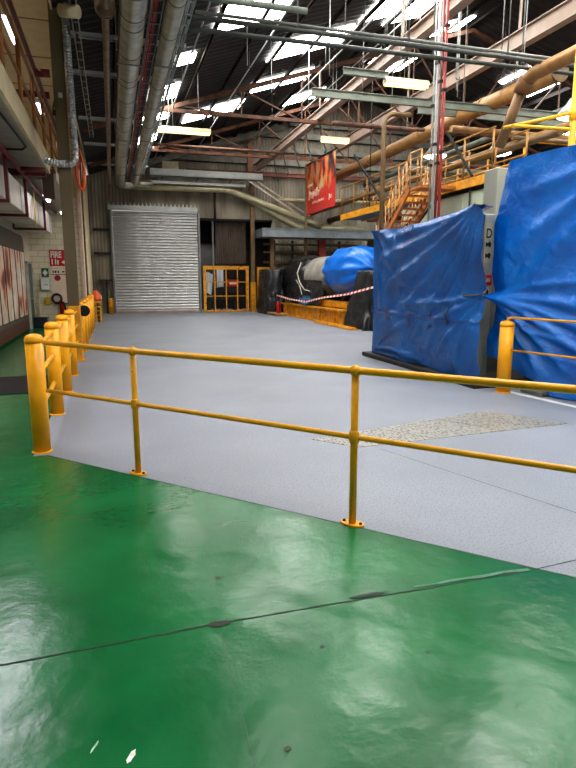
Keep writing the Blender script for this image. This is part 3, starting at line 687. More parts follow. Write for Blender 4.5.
# mural board on the left wall
def mural():
    X = -2.68
    t = thing('mural_board', (X,16.5,.3), 'dark framed display board with tall red and white pictures on left wall', 'display board')
    def board(m):
        y0, y1, z0, z1 = 9.0, 20.3, .36, 2.95; pts = [(y0,z0), (y1,z0)]
        pts += [(y1-.35+.35*math.cos(a), z1-.35+.35*math.sin(a)) for a in [PI/2*i/6 for i in range(7)]] + [(y0,z1)]
        n = len(pts)
        m.add([(X,y,z) for y, z in pts]+[(X+.06,y,z) for y, z in pts], [tuple(reversed(range(n,2*n)))]+[(i,(i+1)%n,n+(i+1)%n,n+i) for i in range(n)])
    part('backing', M('board_grey', (84,76,68), .5, var=.1), t, board)
    pic = bpy.data.materials.new('picture_print'); pic.use_nodes = True
    n = pic.node_tree.nodes; l = pic.node_tree.links; b = n['Principled BSDF']
    tc = n.new('ShaderNodeTexCoord'); mp = n.new('ShaderNodeMapping'); mp.inputs['Scale'].default_value = (1,.8,.7); l.new(tc.outputs['Object'], mp.inputs[0])
    a = n.new('ShaderNodeTexNoise'); a.inputs['Scale'].default_value = 1.5; a.inputs['Detail'].default_value = 2.5; l.new(mp.outputs[0], a.inputs['Vector'])
    r = n.new('ShaderNodeValToRGB'); l.new(a.outputs['Fac'], r.inputs[0])
    cr = r.color_ramp; cr.elements[0].position = .30; cr.elements[0].color = lin((60,40,36)); cr.elements[1].position = .66; cr.elements[1].color = lin((226,214,200))
    for p, c in ((.37,(150,50,52)), (.43,(204,150,112)), (.49,(214,196,178)), (.58,(196,178,166))):
        e = cr.elements.new(p); e.color = lin(c)
    l.new(r.outputs[0], b.inputs['Base Color']); b.inputs['Roughness'].default_value = .4
    part('slot_backing', BLACK, t, lambda m: m.box(X+.055,9.2,.5,X+.064,20.12,2.47), 'black strip behind the pictures')
    ye = [9.04+.93*k for k in range(13)]
    for k in range(12):
        part('picture_panel', pic, t, lambda m: m.box(X+.06,ye[k]+.09,.52,X+.07,ye[k]+.84,2.45))
    part('skirting', M('skirting_brown', (92,56,46), .5, var=.1), t, lambda m: m.box(X,9,.06,X+.07,20.2,.38))
mural()
struct(mb(lambda m: m.box(-2.7,-8,0,-2.68,22,.06)).build('baseboard_left', M('base_dark', (54,50,46), .6)))
def door2():
    t = bpy.data.objects.new('door_2', None); COL.objects.link(t); t.location = (-2.66,21.3,0); struct(t)
    part('door_frame', LGREY, t, lambda m: (m.box(-2.7,20.75,0,-2.6,20.82,2.2), m.box(-2.7,21.85,0,-2.6,21.92,2.2), m.box(-2.7,20.75,2.14,-2.6,21.92,2.2)))
    part('door_leaf', M('door_grey', (84,84,74), .5, var=.1), t, lambda m: m.box(-2.69,20.82,.01,-2.63,21.85,2.14))
    part('door_handle', GALV, t, lambda m: m.tube([(-2.6,20.95,1.0), (-2.56,20.95,1.0), (-2.56,21.1,1.0)], .015, 6))
door2()
# signs and fittings on the alcove wall (wall face at y = 22)
WY = 22.0
def fire_sign():
    t = thing('fire_sign', (-1.78,WY,2.08), 'large red FIRE sign on the white block wall', 'sign')
    part('plate', RED, t, lambda m: m.box(-2.04,WY-.02,2.08,-1.46,WY-.001,2.63))
    vs, fs = text_mesh('FIRE', .3, .012)
    part('lettering', WHITE, t, lambda m: m.add([(-2.005+v.x*.66, WY-.024, 2.37+v.y) for v in vs], fs), 'white letters FIRE')
    y = WY-.024
    for q in ([(-1.98,y,2.13), (-1.94,y,2.13), (-1.94,y,2.32), (-1.98,y,2.32)], [(-1.87,y,2.13), (-1.83,y,2.13), (-1.83,y,2.32), (-1.87,y,2.32)], [(-1.80,y,2.13), (-1.75,y,2.13), (-1.75,y,2.27), (-1.80,y,2.30)],
              [(-1.66,y,2.21), (-1.56,y,2.13), (-1.56,y,2.19), (-1.49,y,2.19), (-1.49,y,2.24), (-1.56,y,2.24), (-1.56,y,2.29)]):
        part('pictogram', WHITE, t, lambda m: m.poly(q))
fire_sign()
def aid_sign():
    t = thing('first_aid_sign', (-2.2,WY,1.7), 'small green sign with white cross on the block wall', 'sign')
    part('plate', M('sign_green', (16,96,62), .4), t, lambda m: m.box(-2.33,WY-.015,1.70,-2.1,WY-.001,2.0))
    part('cross', WHITE, t, lambda m: (m.box(-2.29,WY-.018,1.81,-2.14,WY-.014,1.89), m.box(-2.25,WY-.019,1.755,-2.18,WY-.0145,1.945)))
aid_sign()
def aid_box():
    t = thing('first_aid_cabinet', (-2.23,WY,1.25), 'white first aid cabinet below the green cross sign', 'cabinet')
    part('case', LGREY, t, lambda m: m.box(-2.36,WY-.14,1.26,-2.08,WY+.002,1.67,.01)); part('door', WHITE, t, lambda m: m.box(-2.35,WY-.155,1.27,-2.09,WY-.141,1.66)); part('latch', DARK, t, lambda m: m.box(-2.26,WY-.165,1.43,-2.14,WY-.155,1.445))
aid_box()
def hose_board():
    t = thing('hose_reel_board', (-1.75,WY,.8), 'cream equipment board with red disc below the FIRE sign', 'board')
    part('panel', M('panel_cream', (222,204,184), .5, var=.04), t, lambda m: m.box(-2.03,WY-.04,.78,-1.3,WY-.002,1.98))
    part('header_line', DARK, t, lambda m: (m.box(-2.03,WY-.045,1.78,-1.3,WY-.04,1.80), m.box(-1.97,WY-.045,1.84,-1.93,WY-.04,1.92), m.box(-1.9,WY-.045,1.84,-1.84,WY-.04,1.92), m.box(-1.8,WY-.045,1.84,-1.76,WY-.04,1.92), m.box(-1.66,WY-.045,1.86,-1.58,WY-.04,1.91)))
    part('disc', M('disc_red', (150,24,34), .4), t, lambda m: m.tube([(-1.82,WY-.04,1.67), (-1.82,WY-.07,1.67)], .1, 20))
hose_board()
def ext():
    t = thing('hose_reel', (-1.78,WY-.2,.4), 'dark red fire hose reel on the alcove wall behind bollards', 'hose reel')
    def ring(m):
        for rr in (.17, .13): m.tube(arc((-1.88,WY-.12,.96), rr, 0, 2*PI, 24, (1,0,0), (0,0,1)), .02, 8, False)
    part('reel', M('reel_dark', (60,28,28), .5), t, ring)
    part('cylinder', RED, t, lambda m: m.lathe((-1.74,WY-.12,.42), [(.07,0), (.07,.36), (.05,.42), (.025,.46)], 14))
    part('hose', BLACK, t, lambda m: m.tube([(-1.74,WY-.2,.86), (-1.64,WY-.22,.8), (-1.6,WY-.22,.5), (-1.62,WY-.2,.35)], .04, 8))
    part('bracket', DARK, t, lambda m: m.box(-1.98,WY-.06,.76,-1.45,WY,.80))
ext()
single('call_point_box', M('yellow_box', (206,176,40), .4), 'small yellow box on the alcove wall left of hose reel', 'box', lambda m: (m.box(-2.28,WY-.1,.76,-2.12,WY+.002,1.0,.01), m.tube([(-2.2,WY-.1,.9), (-2.2,WY-.13,.9)], .05, 12)))
single('floor_box', M('bin_dark', (38,46,58), .5), 'dark blue box on floor in the alcove corner', 'box', lambda m: (m.box(-2.62,21.3,0,-2.2,21.8,.3,.02), m.box(-2.64,21.28,.3,-2.18,21.82,.34)))
single('wall_trunking', CREAM, 'vertical cream trunking on the alcove block wall', 'trunking', lambda m: m.box(-2.52,WY-.05,.3,-2.46,WY,1.3))
# pieces along the cream office wall
single('wall_ladder', M('brown_strip', (96,76,54), .6, var=.3), 'dark ladder shaped strip up the cream office wall', 'strip', lambda m: (m.box(-.9,22.5,1.0,-.86,22.6,7.3), m.box(-.9,23.1,1.0,-.86,23.2,7.3), [m.box(-.9,22.5,z,-.86,23.2,z+.08) for z in [1.2+.6*k for k in range(10)]]))
single('wall_strip', M('pink_conduit', (196,168,150), .6), 'pinkish vertical cladding strip beside the brown column', 'strip', lambda m: m.box(-1.02,21.9,0,-.92,21.99,7.3))
single('round_disc', BLACK, 'black round disc on the bollard behind the column', 'disc', lambda m: m.lathe((-.62,13.55,.93), [(.12,-.01), (.12,.01), (.02,.02)], 20, axis='y'))
def pile():
    t = thing('pallet_stack', (-.64,24.5,0), 'stack of yellow timber pallets against the office wall', 'pallet')
    for k in range(5):
        z = .16*k
        part('pallet', M('pallet_wood', (186,140,60), .7, var=.25), t, lambda m: ([m.box(-.84,23.6+.24*i,z+.1,-.45,23.8+.24*i,z+.13) for i in range(8)], m.box(-.84,23.6,z,-.78,25.5,z+.1), m.box(-.68,23.6,z,-.61,25.5,z+.1), m.box(-.51,23.6,z,-.45,25.5,z+.1)))
pile()
single('orange_bundle', M('orange_vest', (216,100,60), .6, var=.2), 'orange bundle on top of the pallet stack', 'bundle', lambda m: m.lathe((-.64,24.4,.78), [(.16,0), (.2,.1), (.17,.25), (.1,.36), (.03,.42)], 12))
single('white_bag', WHITE, 'white lumpy bag beside the orange bundle on the pallets', 'bag', lambda m: m.lathe((-.58,25.1,.78), [(.12,0), (.16,.1), (.12,.22), (.04,.3)], 12))
def area(name, loc, sx, sy_, power, col=(1,1,1), rot=(0,0,0)):
    L = bpy.data.lights.new(name, 'AREA'); L.shape = 'RECTANGLE'; L.size = sx; L.size_y = sy_; L.energy = power; L.color = col
    o = bpy.data.objects.new(name, L); COL.objects.link(o); o.location = loc; o.rotation_euler = rot
    return o

# ------------------------------------------------------------------ wrapped machines at the back right
def plastic(name, col, rough=.3, bump=.35, bs=9, var=.2):
    return M(name, col, rough, var=var, scale=2.5, bump=bump, bscale=bs)
BLKP = plastic('black_plastic', (40,41,43), .22, 1.0, 11, .3)
BLUEP = plastic('blue_tarp_small', (6,108,204), .35, .5, 6, .15)
GRYP = plastic('grey_cover', (150,146,138), .5, .4, 6)
def drum(m, cx_, cz, y0, y1, rx_, rz_, fold=.05, seed=0, pinch=.35, nfold=9):
    def f(u, v):
        # rounded ends along y, radial gathers near the ends
        e = min(u, 1-u)/pinch
        s = math.sqrt(max(0., 1-(1-min(1, e))**2.4)) if e < 1 else 1
        a = 2*PI*v
        g = 1+fold*math.sin(nfold*a+seed+2*nz(u*4, seed))*(1.3-min(1, e))+fold*1.2*nz(math.cos(a)*2.2+seed, math.sin(a)*2.2, u*5)
        r = s*g
        return (cx_+rx_*r*math.cos(a), y0+(y1-y0)*u+.08*nz(a*2, u*3, seed), cz+rz_*r*math.sin(a))
    m.grid(f, 28, 64)
def heap(m, x0, x1, y0, y1, h, seed=0, top=.55, fold=.16):
    def f(u, v):
        a = 2*PI*v; w = 1-(1-top)*u**1.3
        k = 1+fold*nz(math.cos(a)*2.5+seed, math.sin(a)*2.5, u*1.2)+fold*.8*nz(math.cos(a)*6+seed, math.sin(a)*6, u*5)+fold*.4*nz(math.cos(a)*14+seed, math.sin(a)*14, u*11)+fold*.6*math.sin(11*a+4*nz(u*2, a))*(1-u*.6)
        if u > .86: w *= max(0, (1-u)/.14)**.5
        ca, sa = math.cos(a), math.sin(a)
        ca = math.copysign(abs(ca)**.6, ca); sa = math.copysign(abs(sa)**.6, sa)
        return ((x0+x1)/2+(x1-x0)/2*w*k*ca, (y0+y1)/2+(y1-y0)/2*w*k*sa, h*min(1, u/.86)+(.04*nz(ca*3, sa*3, seed) if u > .05 else 0))
    m.grid(f, 30, 72)
single('wrapped_roller', BLKP, 'big machine roller wrapped in black plastic, left end of the yellow base', 'machine', lambda m: drum(m, 8.75, 1.72, 24.35, 27.9, .95, .98, .05, 1, .3))
single('wrapped_roller', GRYP, 'pale grey covered roller between black and blue wrapped rollers', 'machine', lambda m: drum(m, 8.85, 1.75, 22.0, 24.5, .86, .84, .02, 3, .12, 5))
single('black_sheet', BLKP, 'black plastic sheet hanging below the pale grey roller', 'sheet', lambda m: m.grid(lambda u, v: (7.82+.12*nz(u*8, v*3)+.05*nz(u*30,v*4)+.1*v-.3*(v-.5)**2, 21.6+5.6*u, .62+.95*v+.12*u), 60, 12))
single('wrapped_roller', BLUEP, 'large machine roller wrapped in bright blue tarp', 'machine', lambda m: drum(m, 8.75, 1.92, 18.3, 22.15, 1.05, .90, .06, 5, .42, 11))
single('wrapped_heap', BLKP, 'crumpled black plastic wrapped machine end right of yellow base', 'machine', lambda m: heap(m, 7.62, 9.1, 16.6, 18.8, 1.9, 2))
single('wrapped_crate', BLKP, 'tall black plastic wrapped crate beside the narrow yellow gate', 'crate', lambda m: heap(m, 6.85, 7.95, 26.5, 28.6, 2.1, 8, .85, .06))
def ybase():
    t = thing('roller_skid', (7.9,22,0), 'long yellow steel base beam under the wrapped rollers', 'machine skid')
    part('beam', YELD, t, lambda m: (m.box(7.7,18.9,.04,7.78,26.4,.52), m.box(7.6,18.9,.50,8.05,26.4,.56), m.box(7.6,18.9,0,8.05,26.4,.05), m.box(9.4,18.9,0,9.48,26.4,.56)))
    for y in (19.6,21.2,22.6,24.2,25.8): part('stiffener', YELD, t, lambda m: m.box(7.62,y,.05,7.7,y+.06,.5))
    part('upper_beam', YELD, t, lambda m: m.box(7.95,19.2,.6,8.35,22.6,.82))
    for y in (25.6, 23.0, 20.2): part('cradle', DARK, t, lambda m: m.add([(8.0,y,.56), (9.9,y,.56), (9.7,y,1.0), (8.3,y,1.0), (8.0,y+.3,.56), (9.9,y+.3,.56), (9.7,y+.3,1.0), (8.3,y+.3,1.0)], [(0,1,2,3), (7,6,5,4), (0,3,7,4), (3,2,6,7), (1,5,6,2), (0,4,5,1)]))
ybase()
single('floor_rail', YELD, 'flat yellow strip on the floor in front of black wrapped heap', 'rail', lambda m: (m.box(7.28,17.2,0,7.52,20.9,.05,.008), m.box(7.34,17.2,.05,7.46,20.9,.09,.008)))
single('drive_box', M('drive_blue', (64,104,140), .45), 'small blue drive box on the yellow base beam', 'box', lambda m: (m.box(7.6,22.75,.57,7.95,23.7,.86,.03), m.box(7.68,22.9,.86,7.9,23.5,.95)))
def tape():
    t = [(7.35,26.3,.9), (7.35,24.2,.78), (7.35,22.0,.74), (7.25,20,.96), (7.2,17.4,1.15), (7.1,15.4,1.38), (7.0,14.0,1.5)]
    P = []; V = [Vector(p) for p in t]
    for a, b in zip(V[:-1], V[1:]):
        n = int((b-a).length/.16); P += [a.lerp(b, i/n) for i in range(n)]
    P.append(V[-1])
    def f(m):
        for i in range(len(P)-1):
            m.cur = i % 2
            m.add([P[i]+Vector((0,0,-.035)), P[i+1]+Vector((0,0,-.035)), P[i+1]+Vector((.02,0,.035)), P[i]+Vector((.02,0,.035))], [(0,1,2,3)])
    single('barrier_tape', [M('tape_white', (232,226,222), .5), M('tape_red', (196,60,60), .5)], 'red and white barrier tape strung along the wrapped machines', 'tape', f)
tape()
single('tape_post', DARK, 'dark stake holding left end of barrier tape', 'post', lambda m: (m.tube([(7.35,26.35,.14), (7.35,26.35,1.05)], .04, 8), m.lathe((7.35,26.35,0), [(.16,0), (.14,.08), (.04,.14)], 12)))
def extinguisher():
    t = thing('fire_extinguisher', (7.15,25.3,.1), 'small red fire extinguisher on the timber at base corner', 'fire extinguisher')
    part('cylinder', RED, t, lambda m: m.lathe((7.15,25.3,.12), [(.1,0), (.1,.42), (.07,.5), (.035,.54)], 14)); part('valve', BLACK, t, lambda m: (m.box(7.1,25.25,.66,7.2,25.35,.74), m.tube([(7.15,25.22,.7), (7.15,25.15,.55), (7.15,25.18,.3)], .018, 6)))
extinguisher()
single('timber_block', M('timber', (170,130,76), .7, var=.2), 'flat timber pallet board under the red extinguisher', 'pallet', lambda m: (m.box(6.95,25.0,.06,7.5,26.6,.12), [m.box(6.95,y,0,7.5,y+.12,.06) for y in (25.05,25.7,26.4)]))
single('rope', M('rope_white', (190,184,170), .7), 'pale cord lashed around the black wrapped roller', 'rope', lambda m: (m.tube([(7.86,24.2,2.35), (7.73,24.35,1.9), (7.72,24.0,1.5), (7.74,23.4,1.2), (7.85,23.0,1.15)], .025, 6), m.tube([(7.73,24.5,1.6), (7.72,23.9,1.3), (7.7,23.6,1.0)], .02, 6)))

# ------------------------------------------------------------------ red banner on its pole
def banner():
    X, Y0, Y1, Z0, Z1 = 9.35, 28.0, 24.15, 4.72, 7.08
    t = thing('banner', (X,Y0,Z0), 'red hanging banner with flame pattern above the wrapped machines', 'banner')
    bm_ = bpy.data.materials.new('banner_print'); bm_.use_nodes = True
    n = bm_.node_tree.nodes; l = bm_.node_tree.links; b = n['Principled BSDF']
    tc = n.new('ShaderNodeTexCoord'); sp = n.new('ShaderNodeSeparateXYZ'); l.new(tc.outputs['Generated'], sp.inputs[0])
    mp = n.new('ShaderNodeMapping'); mp.inputs['Scale'].default_value = (1,6,2.2); l.new(tc.outputs['Generated'], mp.inputs[0])
    a = n.new('ShaderNodeTexNoise'); a.inputs['Scale'].default_value = 1.3; a.inputs['Detail'].default_value = 5; l.new(mp.outputs[0], a.inputs['Vector'])
    r = n.new('ShaderNodeValToRGB'); l.new(a.outputs['Fac'], r.inputs[0]); cr = r.color_ramp
    cr.elements[0].position = .34; cr.elements[0].color = lin((54,50,54)); cr.elements[1].position = .66; cr.elements[1].color = lin((196,180,140))
    for p, c in ((.42,(84,78,74)), (.47,(206,64,44)), (.52,(226,104,50)), (.58,(206,140,84))):
        e = cr.elements.new(p); e.color = lin(c)
    ad = n.new('ShaderNodeMath'); ad.operation = 'MULTIPLY_ADD'; l.new(a.outputs['Fac'], ad.inputs[0]); ad.inputs[1].default_value = .5; l.new(sp.outputs['Z'], ad.inputs[2])
    r2 = n.new('ShaderNodeValToRGB'); r2.color_ramp.elements[0].position = .68; r2.color_ramp.elements[1].position = .74; l.new(ad.outputs[0], r2.inputs[0])
    mx = n.new('ShaderNodeMixRGB'); l.new(r2.outputs[0], mx.inputs[0]); mx.inputs[1].default_value = lin((208,62,54)); l.new(r.outputs[0], mx.inputs[2])
    l.new(mx.outputs[0], b.inputs['Base Color']); b.inputs['Roughness'].default_value = .5
    part('cloth', bm_, t, lambda m: m.grid(lambda u, v: (X+.025*math.sin(7*u+2*v), Y0+(Y1-Y0)*u, Z0+(Z1-Z0)*v), 20, 10))
    # faded script, only strokes can be made out
    rnd = random.Random(3)
    def script(m):
        def glyphs(ya, yb, z, h, n_):
            for k in range(n_):
                y = ya+(yb-ya)*k/n_; w = (yb-ya)/n_
                m.bar((X-.06, y, z+rnd.uniform(-.05,.05)*h*4), (X-.06, y+w*.55, z+h*rnd.uniform(.6,1)), .012, h*.20, (1,0,0))
                m.bar((X-.06, y+w*.1, z+h*rnd.uniform(.35,.7)), (X-.06, y+w*.8, z+h*rnd.uniform(.2,.6)), .012, h*.16, (1,0,0))
        glyphs(27.4, 25.9, 5.42, .42, 6); glyphs(27.6, 26.9, 5.98, .14, 6); glyphs(26.9, 25.3, 5.13, .13, 11); glyphs(24.7, 24.35, 5.1, .2, 3)
    part('lettering', M('banner_white', (240,214,190), .6), t, script, 'faded white script on the banner')
    part('top_bar', DARK, t, lambda m: m.tube([(X,Y0+.15,Z1), (X,Y1-.15,Z1)], .04, 8))
    part('hem', M('hem_pink', (196,96,100), .6), t, lambda m: m.bar((X-.04,Y0,Z0+.03), (X-.04,Y1,Z0+.03), .01, .07, (1,0,0)))
    part('pole', BROWNP, t, lambda m: m.tube([(X,Y0+.05,0), (X,Y0+.05,Z1+.1)], .07, 10))
    part('pole_foot', DARK, t, lambda m: m.box(X-.2,Y0-.15,0,X+.2,Y0+.25,.03))
banner()

# ------------------------------------------------------------------ blue tarp covered machines on the right
def tarpmat(name, c1, c2):
    m = bpy.data.materials.new(name); m.use_nodes = True
    n = m.node_tree.nodes; l = m.node_tree.links; b = n['Principled BSDF']
    tc = n.new('ShaderNodeTexCoord')
    a = n.new('ShaderNodeTexNoise'); a.inputs['Scale'].default_value = 1.3; a.inputs['Detail'].default_value = 6; l.new(tc.outputs['Object'], a.inputs['Vector'])
    r = n.new('ShaderNodeValToRGB'); r.color_ramp.elements[0].color = lin(c1); r.color_ramp.elements[1].color = lin(c2); r.color_ramp.elements[0].position = .3; r.color_ramp.elements[1].position = .7; l.new(a.outputs['Fac'], r.inputs[0])
    l.new(r.outputs[0], b.inputs['Base Color']); b.inputs['Roughness'].default_value = .24; b.inputs['Specular IOR Level'].default_value = .7
    w = n.new('ShaderNodeTexNoise'); w.inputs['Scale'].default_value = 7; w.inputs['Detail'].default_value = 7; w.inputs['Roughness'].default_value = .62; w.inputs['Distortion'].default_value = .6; l.new(tc.outputs['Object'], w.inputs['Vector'])
    bp = n.new('ShaderNodeBump'); bp.inputs['Strength'].default_value = .6; bp.inputs['Distance'].default_value = .05
    rg = n.new('ShaderNodeTexNoise'); rg.noise_type = 'RIDGED_MULTIFRACTAL'; rg.inputs['Scale'].default_value = 2.2; rg.inputs['Detail'].default_value = 5; rg.inputs['Distortion'].default_value = .5; l.new(tc.outputs['Object'], rg.inputs['Vector'])
    sm = n.new('ShaderNodeMath'); sm.operation = 'MULTIPLY_ADD'; l.new(rg.outputs['Fac'], sm.inputs[0]); sm.inputs[1].default_value = .35; l.new(w.outputs['Fac'], sm.inputs[2]); l.new(sm.outputs[0], bp.inputs['Height'])
    l.new(bp.outputs[0], b.inputs['Normal'])
    return m
TARP1 = tarpmat('blue_tarp', (0,72,138), (2,104,184)); TARP2 = tarpmat('blue_tarp_bright', (0,95,188), (4,122,214))
def fold(t, w):                                  # a rounded ridge of width w
    return math.exp(-(t/w)**2)
def ridge(y, z, a, b, w, amp, taper=1.):         # crease between points a and b (y, z)
    ay, az = a; by, bz = b; dy, dz = by-ay, bz-az; L = math.hypot(dy, dz)
    s = ((y-ay)*dy+(z-az)*dz)/L/L; d = ((y-ay)*-dz+(z-az)*dy)/L
    if s < -.05 or s > 1.05: return 0.
    return amp*fold(d+.04*math.sin(s*5), w*(.5+.8*min(1, max(0, s))))*math.sin(PI*min(1, max(0, .08+.92*s)))**.5
def tarp1():
    t = thing('tarp_covered_machine', (6.5,9.3,0), 'machine guard draped in a blue tarp behind the guard rail, left of the gap', 'covered machine')
    TR = (7.45, 2.72); TL = (11.15, 2.6); PN = (7.52, 1.38)
    def X(y, z):
        d = 0
        # long swags from the upper right corner down and across to the left
        for (a, b, w, amp) in ((TR,(10.9,1.9),.10,.075), (TR,(10.6,1.35),.09,.08), (TR,(10.2,.75),.09,.07), (TR,(9.5,.45),.08,.06), (TR,(8.9,.3),.07,.05), (TR,(8.3,.4),.06,.05), (TR,(10.7,2.3),.09,.06),
                               (TL,(10.2,1.8),.10,.05), (TL,(9.9,2.2),.10,.05), (TL,(10.7,1.0),.08,.05), (PN,(9.2,.7),.06,.06), (PN,(8.6,.3),.06,.06), (PN,(9.9,1.1),.06,.05), (PN,(8.0,.15),.05,.05),
                               ((10.9,.25),(9.4,1.0),.07,.05), ((10.95,.2),(9.0,.25),.06,.05)):
            d += ridge(y, z, a, b, w, amp)
        d += .05*nz(y*.9, z*.9, 3)+.028*nz(y*2.4, z*2.4, 8)+.012*nz(y*6, z*6, 1)
        d -= .10*fold(math.hypot(y-PN[0], z-PN[1]), .35)
        d += .02*(1 if .95 < z < 1.0 else 0)
        d = .2*math.tanh(1.25*d/.2)
        return 5.21-d
    def f(u, v):
        zt = 2.59+.12*(1-u)**1.6-.05*math.sin(PI*u)+.012*math.sin(24*u)
        yr = 7.49-.17*(max(0,.42-v)/.42)**1.2+.03*math.sin(5*v+1)+.02*nz(v*9, 2)
        z0 = .09+.02*math.sin(17*u)
        y = yr+(11.16+.015*nz(v*6, 5)-yr)*u; z = z0+(zt-z0)*v
        return (X(y, z), y, z)
    part('tarp', TARP1, t, lambda m: m.grid(f, 150, 110))
    def top(u, v):
        zt = 2.585+.12*(.955-.955*u)**1.6-.05*math.sin(PI*(.045+.955*u))+.012*math.sin(24*(.045+.955*u))
        y = 7.62+3.54*u; x0 = X(y, zt)
        return (x0+.35*v, y, zt-.03*v+.05*nz(u*9, v*3)*v)
    part('tarp_top', TARP1, t, lambda m: m.grid(top, 60, 6), 'tarp folded over the top edge')
    part('tarp_edge', TARP1, t, lambda m: m.grid(lambda u, v: (X(11.16, .1+2.5*v)+.9*u, 11.16+.05*nz(u*4, v*4)+.06*u, .1+2.5*v), 10, 20), 'tarp wrapped round the left end')
    part('frame', GREYM, t, lambda m: (m.box(5.45,8.15,.1,5.55,8.25,2.5), m.box(5.45,10.95,.1,5.55,11.05,2.45), m.box(5.45,8.15,2.4,5.55,11.05,2.46), m.box(5.6,8.2,.05,7.4,10.95,2.2)))
    part('plinth', M('plinth_dark', (42,38,36), .6, var=.25), t, lambda m: m.box(5.08,7.3,0,7.5,11.38,.085,.01))
    TIE = M('tarp_cord', (92,92,84), .7)
    for k, (y, z) in enumerate(((10.45,.98), (9.55,.92), (8.8,.95), (8.25,1.05))):
        part('tie_cord', TIE, t, lambda m: m.tube([(X(y, z+.12)-.012, y, z+.12), (X(y+.02, z)-.012, y+.02, z), (X(y, z-.16)-.012, y, z-.16)], .012, 6))
    part('seam', M('tarp_seam', (8,44,116), .5), t, lambda m: m.tube([(X(7.6+.0875*k, .98)-.004, 7.6+.0875*k, .98+.012*math.sin(k)) for k in range(40)], .008, 6))
    part('pinch_cord', TIE, t, lambda m: m.tube([(X(8.0,1.35)-.01,8.0,1.35), (X(7.6,1.38)-.02,7.6,1.38), (5.36,7.55,1.4), (5.42,7.62,1.39)], .014, 6))
tarp1()
def pillar():
    t = thing('control_pillar', (5.62,8.0,0), 'grey control pillar with label strip in the gap between the blue tarps', 'pillar')
    part('body', M('pillar_grey', (164,166,156), .45, .1, var=.12), t, lambda m: m.box(5.52,7.9,.0,5.72,8.12,2.60,.01))
    Y = 7.895; x0, x1 = 5.535, 5.675
    L = M('label_ivory', (186,178,154), .5)
    part('label_strip', L, t, lambda m: m.box(x0,Y-.008,1.86,x1,Y,2.46))
    vs, fs = text_mesh('D', .2, .004)
    part('lettering', BLACK, t, lambda m: m.add([(x0+.012+v.x*.75, Y-.012, 2.24+v.y) for v in vs], fs), 'black letter on the ivory label strip')
    for z in (2.10, 1.93):
        part('lettering', BLACK, t, lambda m: m.add([(x0+.02,Y-.012,z), (x0+.06,Y-.012,z+.02), (x0+.10,Y-.012,z-.01), (x0+.12,Y-.012,z+.05), (x0+.09,Y-.012,z+.09), (x0+.05,Y-.012,z+.06), (x0+.02,Y-.012,z+.08)], [(0,1,2,3,4,5,6)]), 'black mark on the label strip')
    part('switch_box', RED, t, lambda m: m.box(x0-.01,Y-.06,1.52,x1,Y,1.68,.008)); part('switch_label', L, t, lambda m: m.box(x0+.03,Y-.066,1.57,x1-.04,Y-.06,1.63))
    part('warning_label', WHITE, t, lambda m: m.box(x0+.01,Y-.008,1.32,x1-.01,Y,1.50))
    part('warning_mark', BLACK, t, lambda m: m.add([(x0+.03,Y-.012,1.35), (x0+.11,Y-.012,1.35), (x0+.12,Y-.012,1.42), (x0+.09,Y-.012,1.46), (x0+.07,Y-.012,1.40)], [(0,1,2,3,4)]))
pillar()
